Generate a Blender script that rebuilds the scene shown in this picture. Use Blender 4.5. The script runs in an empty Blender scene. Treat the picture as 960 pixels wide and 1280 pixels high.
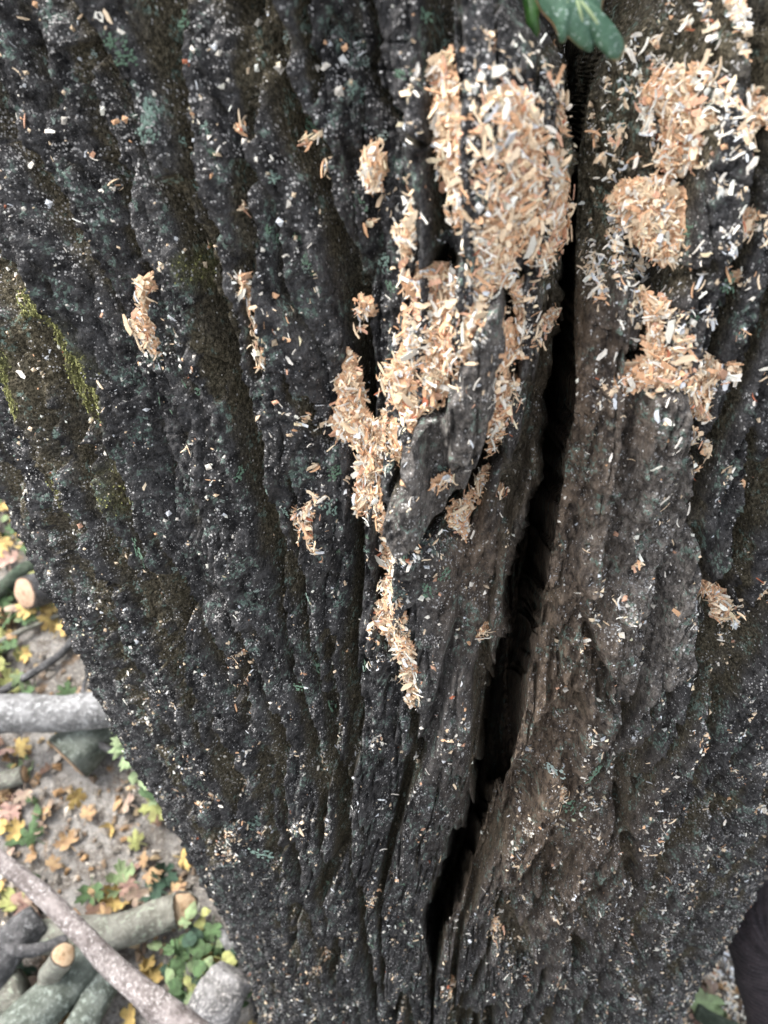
import bpy, math, random
import numpy as np
from mathutils import Vector, Matrix, Euler

random.seed(7); RNG = np.random.default_rng(11)
R_ = math.radians
scene = bpy.context.scene
COL = scene.collection

# ------------------------------------------------------------------ camera, sky, sun, exposure
CAM_H = 1.75            # camera height above the ground
LEAN = R_(20)           # the trunk leans away from the viewer
PITCH = R_(52)          # camera looks down by this much
F_PX, W_PX, H_PX = 962.0, 960.0, 1280.0
cam_d = bpy.data.cameras.new('camera')
cam = bpy.data.objects.new('camera', cam_d); COL.objects.link(cam)
cam.location = (0, 0, CAM_H); cam.rotation_euler = (R_(90) - PITCH, 0, 0)
cam_d.sensor_fit = 'VERTICAL'; cam_d.sensor_height = 36.0; cam_d.lens = F_PX / H_PX * 36.0
cam_d.clip_start = 0.02; cam_d.clip_end = 500
cam_d.dof.use_dof = True; cam_d.dof.focus_distance = 0.47; cam_d.dof.aperture_fstop = 10.0
scene.camera = cam
scene.cycles.max_bounces = 5; scene.cycles.diffuse_bounces = 3; scene.cycles.glossy_bounces = 2

world = bpy.data.worlds.new('World'); scene.world = world; world.use_nodes = True
SUN_EL, SUN_AZ = R_(58), R_(-60)       # azimuth measured from +y towards +x
wn = world.node_tree.nodes; wl = world.node_tree.links
sky = wn.new('ShaderNodeTexSky'); sky.sky_type = 'NISHITA'; sky.sun_disc = False
sky.sun_elevation = SUN_EL; sky.sun_rotation = SUN_AZ; sky.dust_density = 3.0; sky.air_density = 1.0
hsv = wn.new('ShaderNodeHueSaturation'); hsv.inputs['Saturation'].default_value = 0.30
wl.new(sky.outputs[0], hsv.inputs['Color']); wl.new(hsv.outputs[0], wn['Background'].inputs[0])
wn['Background'].inputs[1].default_value = 0.15
sd = bpy.data.lights.new('sun', 'SUN'); sun = bpy.data.objects.new('sun', sd); COL.objects.link(sun)
sd.energy = 1.3; sd.angle = R_(24); sd.color = (1.0, 0.97, 0.93)
dirv = Vector((math.sin(SUN_AZ) * math.cos(SUN_EL), math.cos(SUN_AZ) * math.cos(SUN_EL), math.sin(SUN_EL)))
sun.rotation_euler = dirv.to_track_quat('Z', 'Y').to_euler(); sun.location = (0, 0, 6)
vs = scene.view_settings
vs.view_transform = 'Standard'; vs.look = 'None'; vs.exposure = 1.9; vs.gamma = 1.0; vs.use_curve_mapping = False

# ------------------------------------------------------------------ small helpers
def tag(o, label=None, cat=None, group=None, kind=None):
    for k, v in (('label', label), ('category', cat), ('group', group), ('kind', kind)):
        if v: o[k] = v
    return o
def empty(name, loc=(0, 0, 0)):
    o = bpy.data.objects.new(name, None); COL.objects.link(o); o.location = loc; o.empty_display_size = 0.05
    return o
def link(name, me, parent=None, mat=None):
    o = bpy.data.objects.new(name, me); COL.objects.link(o)
    if parent: o.parent = parent
    if mat and not me.materials: me.materials.append(mat)
    return o
def mesh_np(name, V, F, smooth=True, attrs=None, mat=None):
    """V (n,3); F (m,3) or (m,4) index array; attrs: dict of float or rgb point attributes"""
    V = np.asarray(V, np.float32); F = np.asarray(F, np.int32); k = F.shape[1]
    me = bpy.data.meshes.new(name)
    me.vertices.add(len(V)); me.vertices.foreach_set('co', V.ravel())
    me.loops.add(F.size); me.loops.foreach_set('vertex_index', F.ravel())
    me.polygons.add(len(F)); me.polygons.foreach_set('loop_start', np.arange(0, F.size, k, dtype=np.int32))
    try: me.polygons.foreach_set('loop_total', np.full(len(F), k, np.int32))
    except Exception: pass
    me.polygons.foreach_set('use_smooth', np.full(len(F), bool(smooth)))
    me.update(calc_edges=True)
    for an, a in (attrs or {}).items():
        if a.ndim == 1:
            at = me.attributes.new(an, 'FLOAT', 'POINT'); at.data.foreach_set('value', a.astype(np.float32))
        else:
            at = me.attributes.new(an, 'FLOAT_COLOR', 'POINT')
            c = np.ones((len(a), 4), np.float32); c[:, :3] = a; at.data.foreach_set('color', c.ravel())
    if mat: me.materials.append(mat)
    return me

def sstep(a, b, x):
    t = np.clip((x - a) / (b - a), 0, 1); return t * t * (3 - 2 * t)
_perm = {}
def perlin2(x, y, seed=0):
    if seed not in _perm:
        r = np.random.default_rng(1000 + seed); p = r.permutation(256); ang = r.random(256) * 2 * np.pi
        _perm[seed] = (np.concatenate([p, p, p]).astype(np.int32), np.cos(ang).astype(np.float32), np.sin(ang).astype(np.float32))
    p, gx, gy = _perm[seed]
    x = np.asarray(x, np.float32); y = np.asarray(y, np.float32)
    xi = np.floor(x).astype(np.int32); yi = np.floor(y).astype(np.int32)
    xf = x - xi; yf = y - yi; xi &= 255; yi &= 255
    def g(ix, iy, dx, dy):
        h = p[p[ix & 255] + (iy & 255)]; return gx[h] * dx + gy[h] * dy
    u = xf * xf * xf * (xf * (xf * 6 - 15) + 10); v = yf * yf * yf * (yf * (yf * 6 - 15) + 10)
    a = g(xi, yi, xf, yf); b = g(xi + 1, yi, xf - 1, yf)
    c = g(xi, yi + 1, xf, yf - 1); d = g(xi + 1, yi + 1, xf - 1, yf - 1)
    return 1.5 * ((a + (b - a) * u) * (1 - v) + (c + (d - c) * u) * v)
def fbm2(x, y, n=3, seed=0, g=0.5):
    s = 0; a = 1
    for i in range(n): s = s + a * perlin2(x * 2 ** i, y * 2 ** i, seed + i * 7); a *= g
    return s

# ------------------------------------------------------------------ layout: photograph rays, trunk frame, ground
cP, sP = math.cos(PITCH), math.sin(PITCH)
def ray(px, py):            # world direction through a pixel of the photograph
    a = px - W_PX / 2; b = py - H_PX / 2
    return Vector((a, F_PX * cP - b * sP, -F_PX * sP - b * cP)).normalized()
CAMP = Vector((0, 0, CAM_H))
def ground_at(px, py, h=0.0):
    d = ray(px, py); return CAMP + d * ((h - CAM_H) / d.z)
def along(px, py, dist): return CAMP + ray(px, py) * dist

D0, AX = 0.85, 0.127        # camera stands D0 in front of the trunk axis, which is AX to the right
REL = PITCH - LEAN          # camera pitch in the trunk's own frame
cR, sR = math.cos(REL), math.sin(REL)
ZS = [-2.6, -1.9, -1.5, -1.19, -.95, -.78, -.61, -.32, 0, .3, 1.5]
RLs = np.array([.60, .41, .350, .374, .406, .437, .462, .502, .52, .54, .60]) * 1.06
RRs = np.array([.60, .44, .392, .388, .404, .423, .440, .470, .49, .51, .58]) * 1.06
AZC = math.atan2(AX, D0)
def base_r(phi, z):
    t = sstep(R_(-50), R_(50), phi + AZC)
    return np.interp(z, ZS, RLs) * (1 - t) + np.interp(z, ZS, RRs) * t
def loc_to_px(x, y, z):     # trunk frame -> photograph pixel
    dy = y + D0
    f = dy * cR - z * sR; up = dy * sR + z * cR
    f = np.maximum(f, 1e-3)
    return W_PX / 2 + F_PX * x / f, H_PX / 2 - F_PX * up / f
def hit_base(px, py):       # photograph pixel -> (phi, z) on the smooth trunk
    a = px - W_PX / 2; b = py - H_PX / 2
    d = np.array([a, F_PX * cR - b * sR, -F_PX * sR - b * cR]); d /= np.linalg.norm(d)
    t = np.linspace(.15, 2.5, 6000); x = d[0] * t - AX; y = -D0 + d[1] * t; z = d[2] * t
    r = np.hypot(x, y); phi = np.arctan2(x, -y)
    k = np.argmax(r < base_r(phi, z)); return phi[k], z[k]
# trunk empty: at the foot of the trunk, tilted; its children's vertices are in the trunk frame shifted by FOOT
FOOT = np.array([AX, 0.0, -1.92])
ROT = Matrix.Rotation(-LEAN, 4, 'X')
O_W = CAMP - (ROT @ Vector((0, -D0, 0)))             # world place of the trunk frame's origin
def loc_to_world(p): return O_W + ROT @ Vector(p)
LM = np.array(ROT.to_3x3()); OW = np.array(O_W)
def to_world(P): return P @ LM.T + OW

# ------------------------------------------------------------------ material helper
class NT:
    def __init__(s, name, rough=0.8, spec=0.3):
        s.m = bpy.data.materials.new(name); s.m.use_nodes = True
        s.n = s.m.node_tree.nodes; s.l = s.m.node_tree.links; s.b = s.n['Principled BSDF']
        s.b.inputs['Roughness'].default_value = rough; s.b.inputs['Specular IOR Level'].default_value = spec
        s.tc = s.n.new('ShaderNodeTexCoord')
    def _in(s, sock, v):
        if hasattr(v, 'is_output'): s.l.new(v, sock)
        elif v is not None:
            if sock.type == 'RGBA' and not isinstance(v, (int, float)): sock.default_value = (*v, 1) if len(v) == 3 else v
            elif sock.type == 'RGBA': sock.default_value = (v, v, v, 1)
            else: sock.default_value = v
    def noise(s, scale, detail=4, rough=.6, sc=(1, 1, 1), dist=0.0, coord='Object'):
        mp = s.n.new('ShaderNodeMapping'); s.l.new(s.tc.outputs[coord], mp.inputs[0]); mp.inputs['Scale'].default_value = sc
        t = s.n.new('ShaderNodeTexNoise'); s.l.new(mp.outputs[0], t.inputs[0])
        t.inputs['Scale'].default_value = scale; t.inputs['Detail'].default_value = detail
        t.inputs['Roughness'].default_value = rough; t.inputs['Distortion'].default_value = dist
        return t.outputs[0]
    def voro(s, scale, sc=(1, 1, 1), out='Distance', rnd=1.0):
        mp = s.n.new('ShaderNodeMapping'); s.l.new(s.tc.outputs['Object'], mp.inputs[0]); mp.inputs['Scale'].default_value = sc
        t = s.n.new('ShaderNodeTexVoronoi'); s.l.new(mp.outputs[0], t.inputs['Vector']); t.inputs['Scale'].default_value = scale
        t.inputs['Randomness'].default_value = rnd
        return t.outputs[out]
    def attr(s, name, out='Fac'):
        t = s.n.new('ShaderNodeAttribute'); t.attribute_name = name; return t.outputs[out]
    def rng(s, v, a, b, c=0, d=1, smooth=True):
        t = s.n.new('ShaderNodeMapRange'); t.interpolation_type = 'SMOOTHSTEP' if smooth else 'LINEAR'
        s._in(t.inputs['Value'], v)
        for k, x in zip(('From Min', 'From Max', 'To Min', 'To Max'), (a, b, c, d)): s._in(t.inputs[k], x)
        return t.outputs[0]
    def math(s, op, a, b=None, clamp=False):
        t = s.n.new('ShaderNodeMath'); t.operation = op; t.use_clamp = clamp
        s._in(t.inputs[0], a)
        if b is not None: s._in(t.inputs[1], b)
        return t.outputs[0]
    def mix(s, f, a, b):
        t = s.n.new('ShaderNodeMix'); t.data_type = 'RGBA'
        s._in(t.inputs[0], f); s._in(t.inputs[6], a); s._in(t.inputs[7], b); return t.outputs[2]
    def color(s, v): s._in(s.b.inputs['Base Color'], v)
    def bump(s, h, dist=.001, strength=1.0):
        t = s.n.new('ShaderNodeBump'); s.l.new(h, t.inputs['Height']); t.inputs['Distance'].default_value = dist
        t.inputs['Strength'].default_value = strength; s.l.new(t.outputs[0], s.b.inputs['Normal'])

# ------------------------------------------------------------------ bark material
def bark_material():
    n = NT('bark_dark', 0.82, 0.12)
    fur = n.attr('furrow'); brown = n.attr('brown'); pale = n.attr('pale'); moss = n.attr('moss'); dust = n.attr('dust')
    big = n.noise(26, 4, .65); mid = n.noise(120, 4, .68); fine = n.noise(520, 3, .72)
    c = n.mix(n.rng(mid, .32, .68), (.017, .0165, .017), (.125, .121, .120))
    c = n.mix(n.math('MULTIPLY', n.rng(big, .50, .66), .35), c, n.mix(n.rng(fine, .35, .65), (.065, .063, .063), (.29, .284, .28)))
    c = n.mix(n.math('MULTIPLY', n.rng(fine, .52, .72), .5), c, (.20, .195, .195))
    fc = n.mix(n.rng(fine, .35, .7), (.042, .036, .023), (.23, .198, .136))
    c = n.mix(n.math('MULTIPLY', n.rng(fur, .12, .60), n.rng(big, .28, .55, .5, 1.0)), c, fc)
    pc = n.mix(n.rng(n.noise(210, 3, .8, (1.2, 1.2, .7)), .34, .66), (.065, .057, .050), (.37, .335, .30))
    c = n.mix(n.math('MULTIPLY', pale, n.rng(mid, .34, .62, .3, 1.0)), c, pc)
    bc = n.mix(n.rng(n.noise(150, 3, .78, (1.2, 1.2, .75)), .34, .66), (.062, .042, .029), (.32, .238, .170))
    c = n.mix(n.math('MULTIPLY', brown, n.rng(mid, .3, .62, .6, 1)), c, bc)
    # thin film of green-grey lichen and algae
    ln = n.noise(60, 3, .72); l2 = n.noise(330, 2, .7)
    lm = n.math('MULTIPLY', n.rng(ln, .535, .62), n.rng(l2, .48, .57))
    lc = n.mix(n.rng(fine, .35, .65), (.13, .19, .155), (.34, .46, .39))
    c = n.mix(n.math('MULTIPLY', lm, .8), c, lc)
    mc = n.mix(n.rng(fine, .35, .68), (.085, .088, .030), (.30, .30, .115))
    c = n.mix(n.math('MULTIPLY', moss, n.rng(mid, .35, .58)), c, mc)
    # fine sawdust grains caught in the roughness
    def vor(sc):
        t = n.n.new('ShaderNodeTexVoronoi'); n.l.new(n.tc.outputs['Object'], t.inputs['Vector']); t.inputs['Scale'].default_value = sc
        return t.outputs['Distance'], t.outputs['Color']
    v, vc = vor(640)
    sep = n.n.new('ShaderNodeSeparateColor'); n.l.new(vc, sep.inputs[0])
    clump = n.rng(n.noise(85, 3, .7), .42, .66, .08, 1.1)
    geo = n.n.new('ShaderNodeNewGeometry'); sx = n.n.new('ShaderNodeSeparateXYZ'); n.l.new(geo.outputs['Normal'], sx.inputs[0])
    upf = n.rng(sx.outputs[2], -.05, .80, .12, 1.5)
    dens = n.math('MULTIPLY', n.math('MULTIPLY', n.math('MULTIPLY', dust, upf), clump), .50)
    sel = n.math('LESS_THAN', sep.outputs[0], dens)
    spot = n.math('MULTIPLY', sel, n.rng(v, .50, .30))
    dc = n.mix(sep.outputs[1], (.38, .37, .36), (.76, .74, .71))
    c = n.mix(spot, c, dc)
    v2, vc2 = vor(1250); s2 = n.n.new('ShaderNodeSeparateColor'); n.l.new(vc2, s2.inputs[0])
    spot2 = n.math('MULTIPLY', n.math('LESS_THAN', s2.outputs[0], n.math('MULTIPLY', n.math('MULTIPLY', dust, upf), .09)), n.rng(v2, .55, .3))
    c = n.mix(n.math('MULTIPLY', spot2, .8), c, (.50, .48, .46))
    n.color(c)
    hgt = n.math('ADD', n.noise(300, 4, .78), n.math('MULTIPLY', n.noise(1300, 1, .7), .3))
    n.bump(hgt, .0055, 1.0)
    n._in(n.b.inputs['Roughness'], n.rng(mid, .3, .7, .62, .92))
    return n.m
M_BARK = bark_material()

def attr_mat(name, attr='tint', rough=.7, spec=.25, scale=900, var=.22, bump=.0003):
    n = NT(name, rough, spec); a = n.attr(attr, 'Color')
    f = n.noise(scale, 3, .6, (1, 1, .3))
    hs = n.n.new('ShaderNodeHueSaturation'); n.l.new(a, hs.inputs['Color']); n._in(hs.inputs['Value'], n.rng(f, .3, .7, 1 - var, 1 + var * .5))
    n.color(hs.outputs[0]); n.bump(f, bump); return n.m
M_CHIP_ATTR = attr_mat('wood_chip_mixed')
M_MOSS = attr_mat('moss_green', rough=.9, spec=.1)
CHIP_COLS = [('cream', (.80, .63, .44)), ('white', (.84, .78, .68)), ('tan', (.72, .43, .25)), ('straw', (.80, .60, .40)),
             ('pinkish', (.62, .36, .24)), ('rust red', (.38, .13, .07)), ('bluish white', (.66, .68, .70))]
CHIP_W = np.array([.32, .24, .19, .16, .07, .014, .03]); CHIP_W /= CHIP_W.sum()
M_CHIP = []
for nm, c in CHIP_COLS:
    n = NT('wood_chip_' + nm.replace(' ', '_'), .7, .25); f = n.noise(700, 4, .65, (1, .25, 1))
    n.color(n.mix(n.rng(f, .3, .7), tuple(x * .72 for x in c), tuple(min(x * 1.08, .86) for x in c))); n.bump(f, .0003); M_CHIP.append(n.m)

# ------------------------------------------------------------------ ground
def soil_material():
    n = NT('forest_soil', .95, .1)
    a = n.noise(3.2, 5, .6); b = n.noise(38, 5, .7); d = n.noise(150, 4, .7); e = n.noise(16, 4, .7)
    c = n.mix(n.rng(a, .38, .62), (.15, .136, .12), (.32, .305, .285))
    c = n.mix(n.math('MULTIPLY', n.rng(b, .42, .62), .7), c, (.082, .062, .045))
    c = n.mix(n.math('MULTIPLY', n.rng(d, .53, .64), .75), c, (.52, .48, .42))
    c = n.mix(n.math('MULTIPLY', n.rng(e, .57, .66), .5), c, (.27, .16, .075))
    n.color(c); n.bump(n.math('ADD', b, n.math('MULTIPLY', d, .5)), .02, .9); return n.m
def ground_h(x, y):
    return .022 * fbm2(np.asarray(x) * 2.1, np.asarray(y) * 2.1, 3, 41) + .006 * perlin2(np.asarray(x) * 17, np.asarray(y) * 17, 47)
g1 = np.linspace(-2.6, 2.6, 240); far = np.array([3, 4, 6, 9, 14, 22, 40, 80, 150.])
gx = np.concatenate([-far[::-1], g1, far]); X, Y = np.meshgrid(gx, gx, indexing='ij'); nG = len(gx)
Zg = ground_h(X, Y) * np.exp(-(np.hypot(X, Y) / 6) ** 2)
idx = np.arange(nG * nG).reshape(nG, nG)
F = np.stack([idx[:-1, :-1], idx[1:, :-1], idx[1:, 1:], idx[:-1, 1:]], -1).reshape(-1, 4)
ground = link('ground', mesh_np('ground', np.stack([X, Y, Zg], -1).reshape(-1, 3), F, True, None, soil_material()))
tag(ground, kind='structure', label='grey-brown woodland soil strewn with dust and leaf litter', cat='ground')
def gz(x, y): return float(ground_h(np.array([x]), np.array([y]))[0])

# ------------------------------------------------------------------ the trunk surface
CREV = [(760, -260), (748, -60), (738, 60), (731, 180), (727, 300), (716, 400), (707, 480), (696, 560), (680, 640), (664, 720), (647, 800),
        (632, 880), (617, 960), (600, 1030), (574, 1095), (547, 1150), (538, 1260)]
cp = np.array([hit_base(*p) for p in CREV]); o_ = np.argsort(cp[:, 1]); CZ, CPHI = cp[o_, 1], cp[o_, 0]
def crev_phi(z):
    p = np.interp(z, CZ, CPHI); return p
# rows (z) and columns (u = angle from the crevice)
K = 1.12
zz = [0.14]
while zz[-1] > -1.62:
    z = zz[-1]; zz.append(z - K * min(.0006 * (1 + (z / .33) ** 2), .0012 * (1 + (z / .65) ** 2), .0042))
zz += list(np.arange(-1.64, -2.31, -.025)); top = list(np.arange(.15, .40, .006)) + list(np.arange(.41, 1.45, .03))
Zr = np.array(sorted(zz + top)); nR = len(Zr)
uu = [0.0]; RM = .50; PH0 = float(crev_phi(-.3))
def step_u(u):
    psi = abs(u + PH0 + AZC); s = abs(u) * RM
    if psi > R_(72): return .03
    d = .00074 * (1 + .9 * (psi / R_(50)) ** 2)
    return K * d / (1 + 1.3 * math.exp(-(s / .016) ** 2)) / RM
while uu[-1] < math.pi: uu.append(uu[-1] + step_u(uu[-1]))
neg = [0.0]
while neg[-1] > -math.pi: neg.append(neg[-1] - step_u(neg[-1]))
neg[-1] = uu[-1] - 2 * math.pi
Uc = np.array(sorted(set(neg + uu))); nC = len(Uc)
print('trunk grid', nR, nC, nR * nC)
ZZ = np.repeat(Zr[:, None], nC, 1).astype(np.float32)
UU = np.repeat(Uc[None, :], nR, 0).astype(np.float32)
PHI = UU + crev_phi(Zr)[:, None].astype(np.float32)
RB = base_r(PHI, ZZ).astype(np.float32)
S = UU * RM
PXu, PXv = loc_to_px(AX + RB * np.sin(PHI), -RB * np.cos(PHI), ZZ)
vis = (np.abs(PHI + AZC) < R_(80)) & (PXu > -250) & (PXu < 1210) & (PXv > -250) & (PXv < 1550)

def boxblur(a, kr, kc):
    for ax, k in ((0, kr), (1, kc)):
        p = np.pad(a, [(k + 1, k) if i == ax else (0, 0) for i in (0, 1)], 'edge').cumsum(ax, dtype=np.float64)
        n_ = a.shape[ax]
        a = (np.take(p, np.arange(2 * k + 1, 2 * k + 1 + n_), ax) - np.take(p, np.arange(0, n_), ax)) / (2 * k + 1)
    return a.astype(np.float32)
def stroke(pts, r, soft=1.0):
    """mask 0..1 around a polyline in layout pixels; r a number or one per point"""
    pts = np.array(pts, np.float32); r = np.full(len(pts), r, np.float32) if np.isscalar(r) else np.array(r, np.float32)
    best = np.full(PXu.shape, 1e3, np.float32)
    x0, y0 = pts.min(0) - r.max() * 1.5; x1, y1 = pts.max(0) + r.max() * 1.5
    box = (PXu > x0) & (PXu < x1) & (PXv > y0) & (PXv < y1) & vis
    if not box.any(): return np.zeros(PXu.shape, np.float32)
    u = PXu[box] + WOB[0][box]; v = PXv[box] + WOB[1][box]; q = np.full(u.shape, 1e3, np.float32)
    for a, b, ra, rb in zip(pts[:-1], pts[1:], r[:-1], r[1:]):
        d = b - a; t = np.clip(((u - a[0]) * d[0] + (v - a[1]) * d[1]) / max(float(d @ d), 1e-6), 0, 1)
        q = np.minimum(q, np.hypot(u - a[0] - t * d[0], v - a[1] - t * d[1]) / (ra + (rb - ra) * t))
    out = np.zeros(PXu.shape, np.float32); out[box] = 1 - sstep(1 - soft, 1.0, q); return out
def poly_mask(pts, feather):
    """signed-distance mask of a polygon in layout pixels"""
    pts = np.array(pts, np.float32)
    x0, y0 = pts.min(0) - 30; x1, y1 = pts.max(0) + 30
    box = (PXu > x0) & (PXu < x1) & (PXv > y0) & (PXv < y1) & vis
    out = np.zeros(PXu.shape, np.float32)
    if not box.any(): return out
    u = PXu[box] + WOB[0][box]; v = PXv[box] + WOB[1][box]; ins = np.zeros(u.shape, bool); dd = np.full(u.shape, 1e3, np.float32)
    for a, b in zip(pts, np.roll(pts, -1, 0)):
        c = (a[1] > v) != (b[1] > v)
        with np.errstate(divide='ignore', invalid='ignore'):
            ins ^= c & (u < (b[0] - a[0]) * (v - a[1]) / (b[1] - a[1]) + a[0])
        d = b - a; t = np.clip(((u - a[0]) * d[0] + (v - a[1]) * d[1]) / max(float(d @ d), 1e-6), 0, 1)
        dd = np.minimum(dd, np.hypot(u - a[0] - t * d[0], v - a[1] - t * d[1]))
    out[box] = sstep(-feather, feather, np.where(ins, dd, -dd)); return out
WOB = (5 * fbm2(S * 90, ZZ * 70, 3, 61), 6 * fbm2(S * 90, ZZ * 70, 3, 71))

# natural bark relief: braided ridges along the stem, cross cracks, flakes, grains
LU = sstep(-.28, -.10, S)                       # 0 on the far left, 1 towards the crevice
SF = S * (1 - np.where(S < 0, .85 * sstep(0, .15, -S), .35) * (ZZ + .3))      # the grain fans out from the foot
wx = .014 * perlin2(S * 6, ZZ * 2.0, 1) + .004 * perlin2(S * 22, ZZ * 7, 2) + .0010 * fbm2(S * 120, ZZ * 40, 2, 3) + SF - S
wz = .02 * perlin2(S * 14, ZZ * 6, 4)
n1 = perlin2((S + wx) * 21, (ZZ + wz) * 2.2, 5) + .40 * perlin2((S + wx) * 46, (ZZ + wz) * 5.0, 6)
n2 = perlin2((S + wx) * 62 + 9, (ZZ + wz) * 6.5, 8) + .5 * perlin2((S + wx) * 130, (ZZ + wz) * 15, 9)
n3 = perlin2((S + wx * .6) * 30 + 3, (ZZ + wz) * 46 + .3 * S * 40, 10)
f1 = sstep(.06, .23, np.abs(n1)); f2 = sstep(.0, .13, np.abs(n2)); f3 = sstep(.0, .05, np.abs(n3))
amp = .85 + .35 * perlin2(S * 6, ZZ * 5, 12)
h = -.0310 * amp * (1 - f1) - .0085 * (1 - f2) * (.35 + .65 * f1) - .0034 * (1 - f3) * f1 * sstep(-.1, .3, perlin2(S * 9, ZZ * 8, 13))
tq = perlin2((S + wx) * 36 + 5, (ZZ + wz) * 4.2, 51) + .35 * perlin2((S + wx) * 90, (ZZ + wz) * 17, 53)
for q_ in (-.42, -.16, .10, .36): h += .0042 * sstep(q_, q_ + .028, tq)                 # layered plates with broken edges
h -= .008
fl = perlin2((S + wx) * 75, ZZ * 30, 14); h += .0028 * sstep(.05, .18, fl) * f1          # flaking plates
kn = fbm2((S + wx) * 120, ZZ * 18, 3, 23, .6); h += .0026 * np.abs(kn) * (.4 + .6 * f1)            # knobbly crust
h += .0042 * fbm2(S * 40, ZZ * 16, 2, 15) + .0018 * fbm2(S * 170, ZZ * 70, 3, 17, .65) + .0011 * fbm2(S * 430, ZZ * 300, 2, 20, .8)
furrow = np.clip((1 - f1) * 1.0 + .35 * (1 - f2), 0, 1)

# swelling lobes either side of the crevice
def blob(cx, cy, rx, ry, rot=0):
    c, s = math.cos(rot), math.sin(rot); dx = PXu - cx; dy = PXv - cy
    return np.where(vis, np.exp(-(((dx * c + dy * s) / rx) ** 2 + ((-dx * s + dy * c) / ry) ** 2)), 0).astype(np.float32)
h += .028 * blob(620, 240, 105, 280) + .014 * blob(890, 330, 140, 340) + .010 * blob(690, 900, 130, 260) + .008 * blob(480, 1000, 120, 200)
h -= .012 * blob(470, 380, 60, 220, .15)
SC = np.abs(S)
cf = np.interp(ZZ, CZ[[0, 1, 2]], [0, .8, 1]).astype(np.float32)      # fades below the end of the split
wv = np.array([(-260, 130), (-60, 84), (0, 60), (60, 34), (130, 16), (200, 8), (420, 7), (480, 9), (560, 10), (640, 13), (750, 16), (880, 15), (1000, 14), (1060, 16), (1110, 18), (1150, 13), (1190, 3)], float)
sc_px = np.interp(PXv, [-200, 0, 640, 1280], [.00036, .00038, .00050, .00090])
WC = np.interp(PXv, wv[:, 0], wv[:, 1]) * sc_px * (1 + .20 * perlin2(ZZ * 14, S * 0 + 2 * np.sign(S), 31) + .16 * perlin2(ZZ * 40, S * 0 + 4 * np.sign(S), 33))
WC = np.where(ZZ > .14, WC + (ZZ - .14) * .18, WC)
WC = WC * np.where(S > 0, np.interp(PXv, [300, 480], [1.0, .75]), 1.0)
WC = np.maximum(WC, .0004)
roll = np.where(S < 0, np.exp(-(np.maximum(SC - WC, 0) / .016)), np.exp(-(np.maximum(SC - WC, 0) / np.interp(PXv, [0, 350, 500, 1100], [.040, .026, .012, .012]))))
h -= cf * np.where(S < 0, .026, np.interp(PXv, [0, 350, 500], [.05, .03, .009])) * roll
crev = 1 - sstep(np.interp(PXv, [0, 160], [.45, .85]), np.interp(PXv, [0, 160], [1.5, 1.2]), SC / WC)
crev = boxblur((crev * sstep(.0008, .003, WC)).astype(np.float32), 5, 0)
h -= cf * crev * (.20 + .02 * perlin2(S * 100, ZZ * 25, 35))
furrow = np.clip(furrow + cf * roll * .3, 0, 1)

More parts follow.
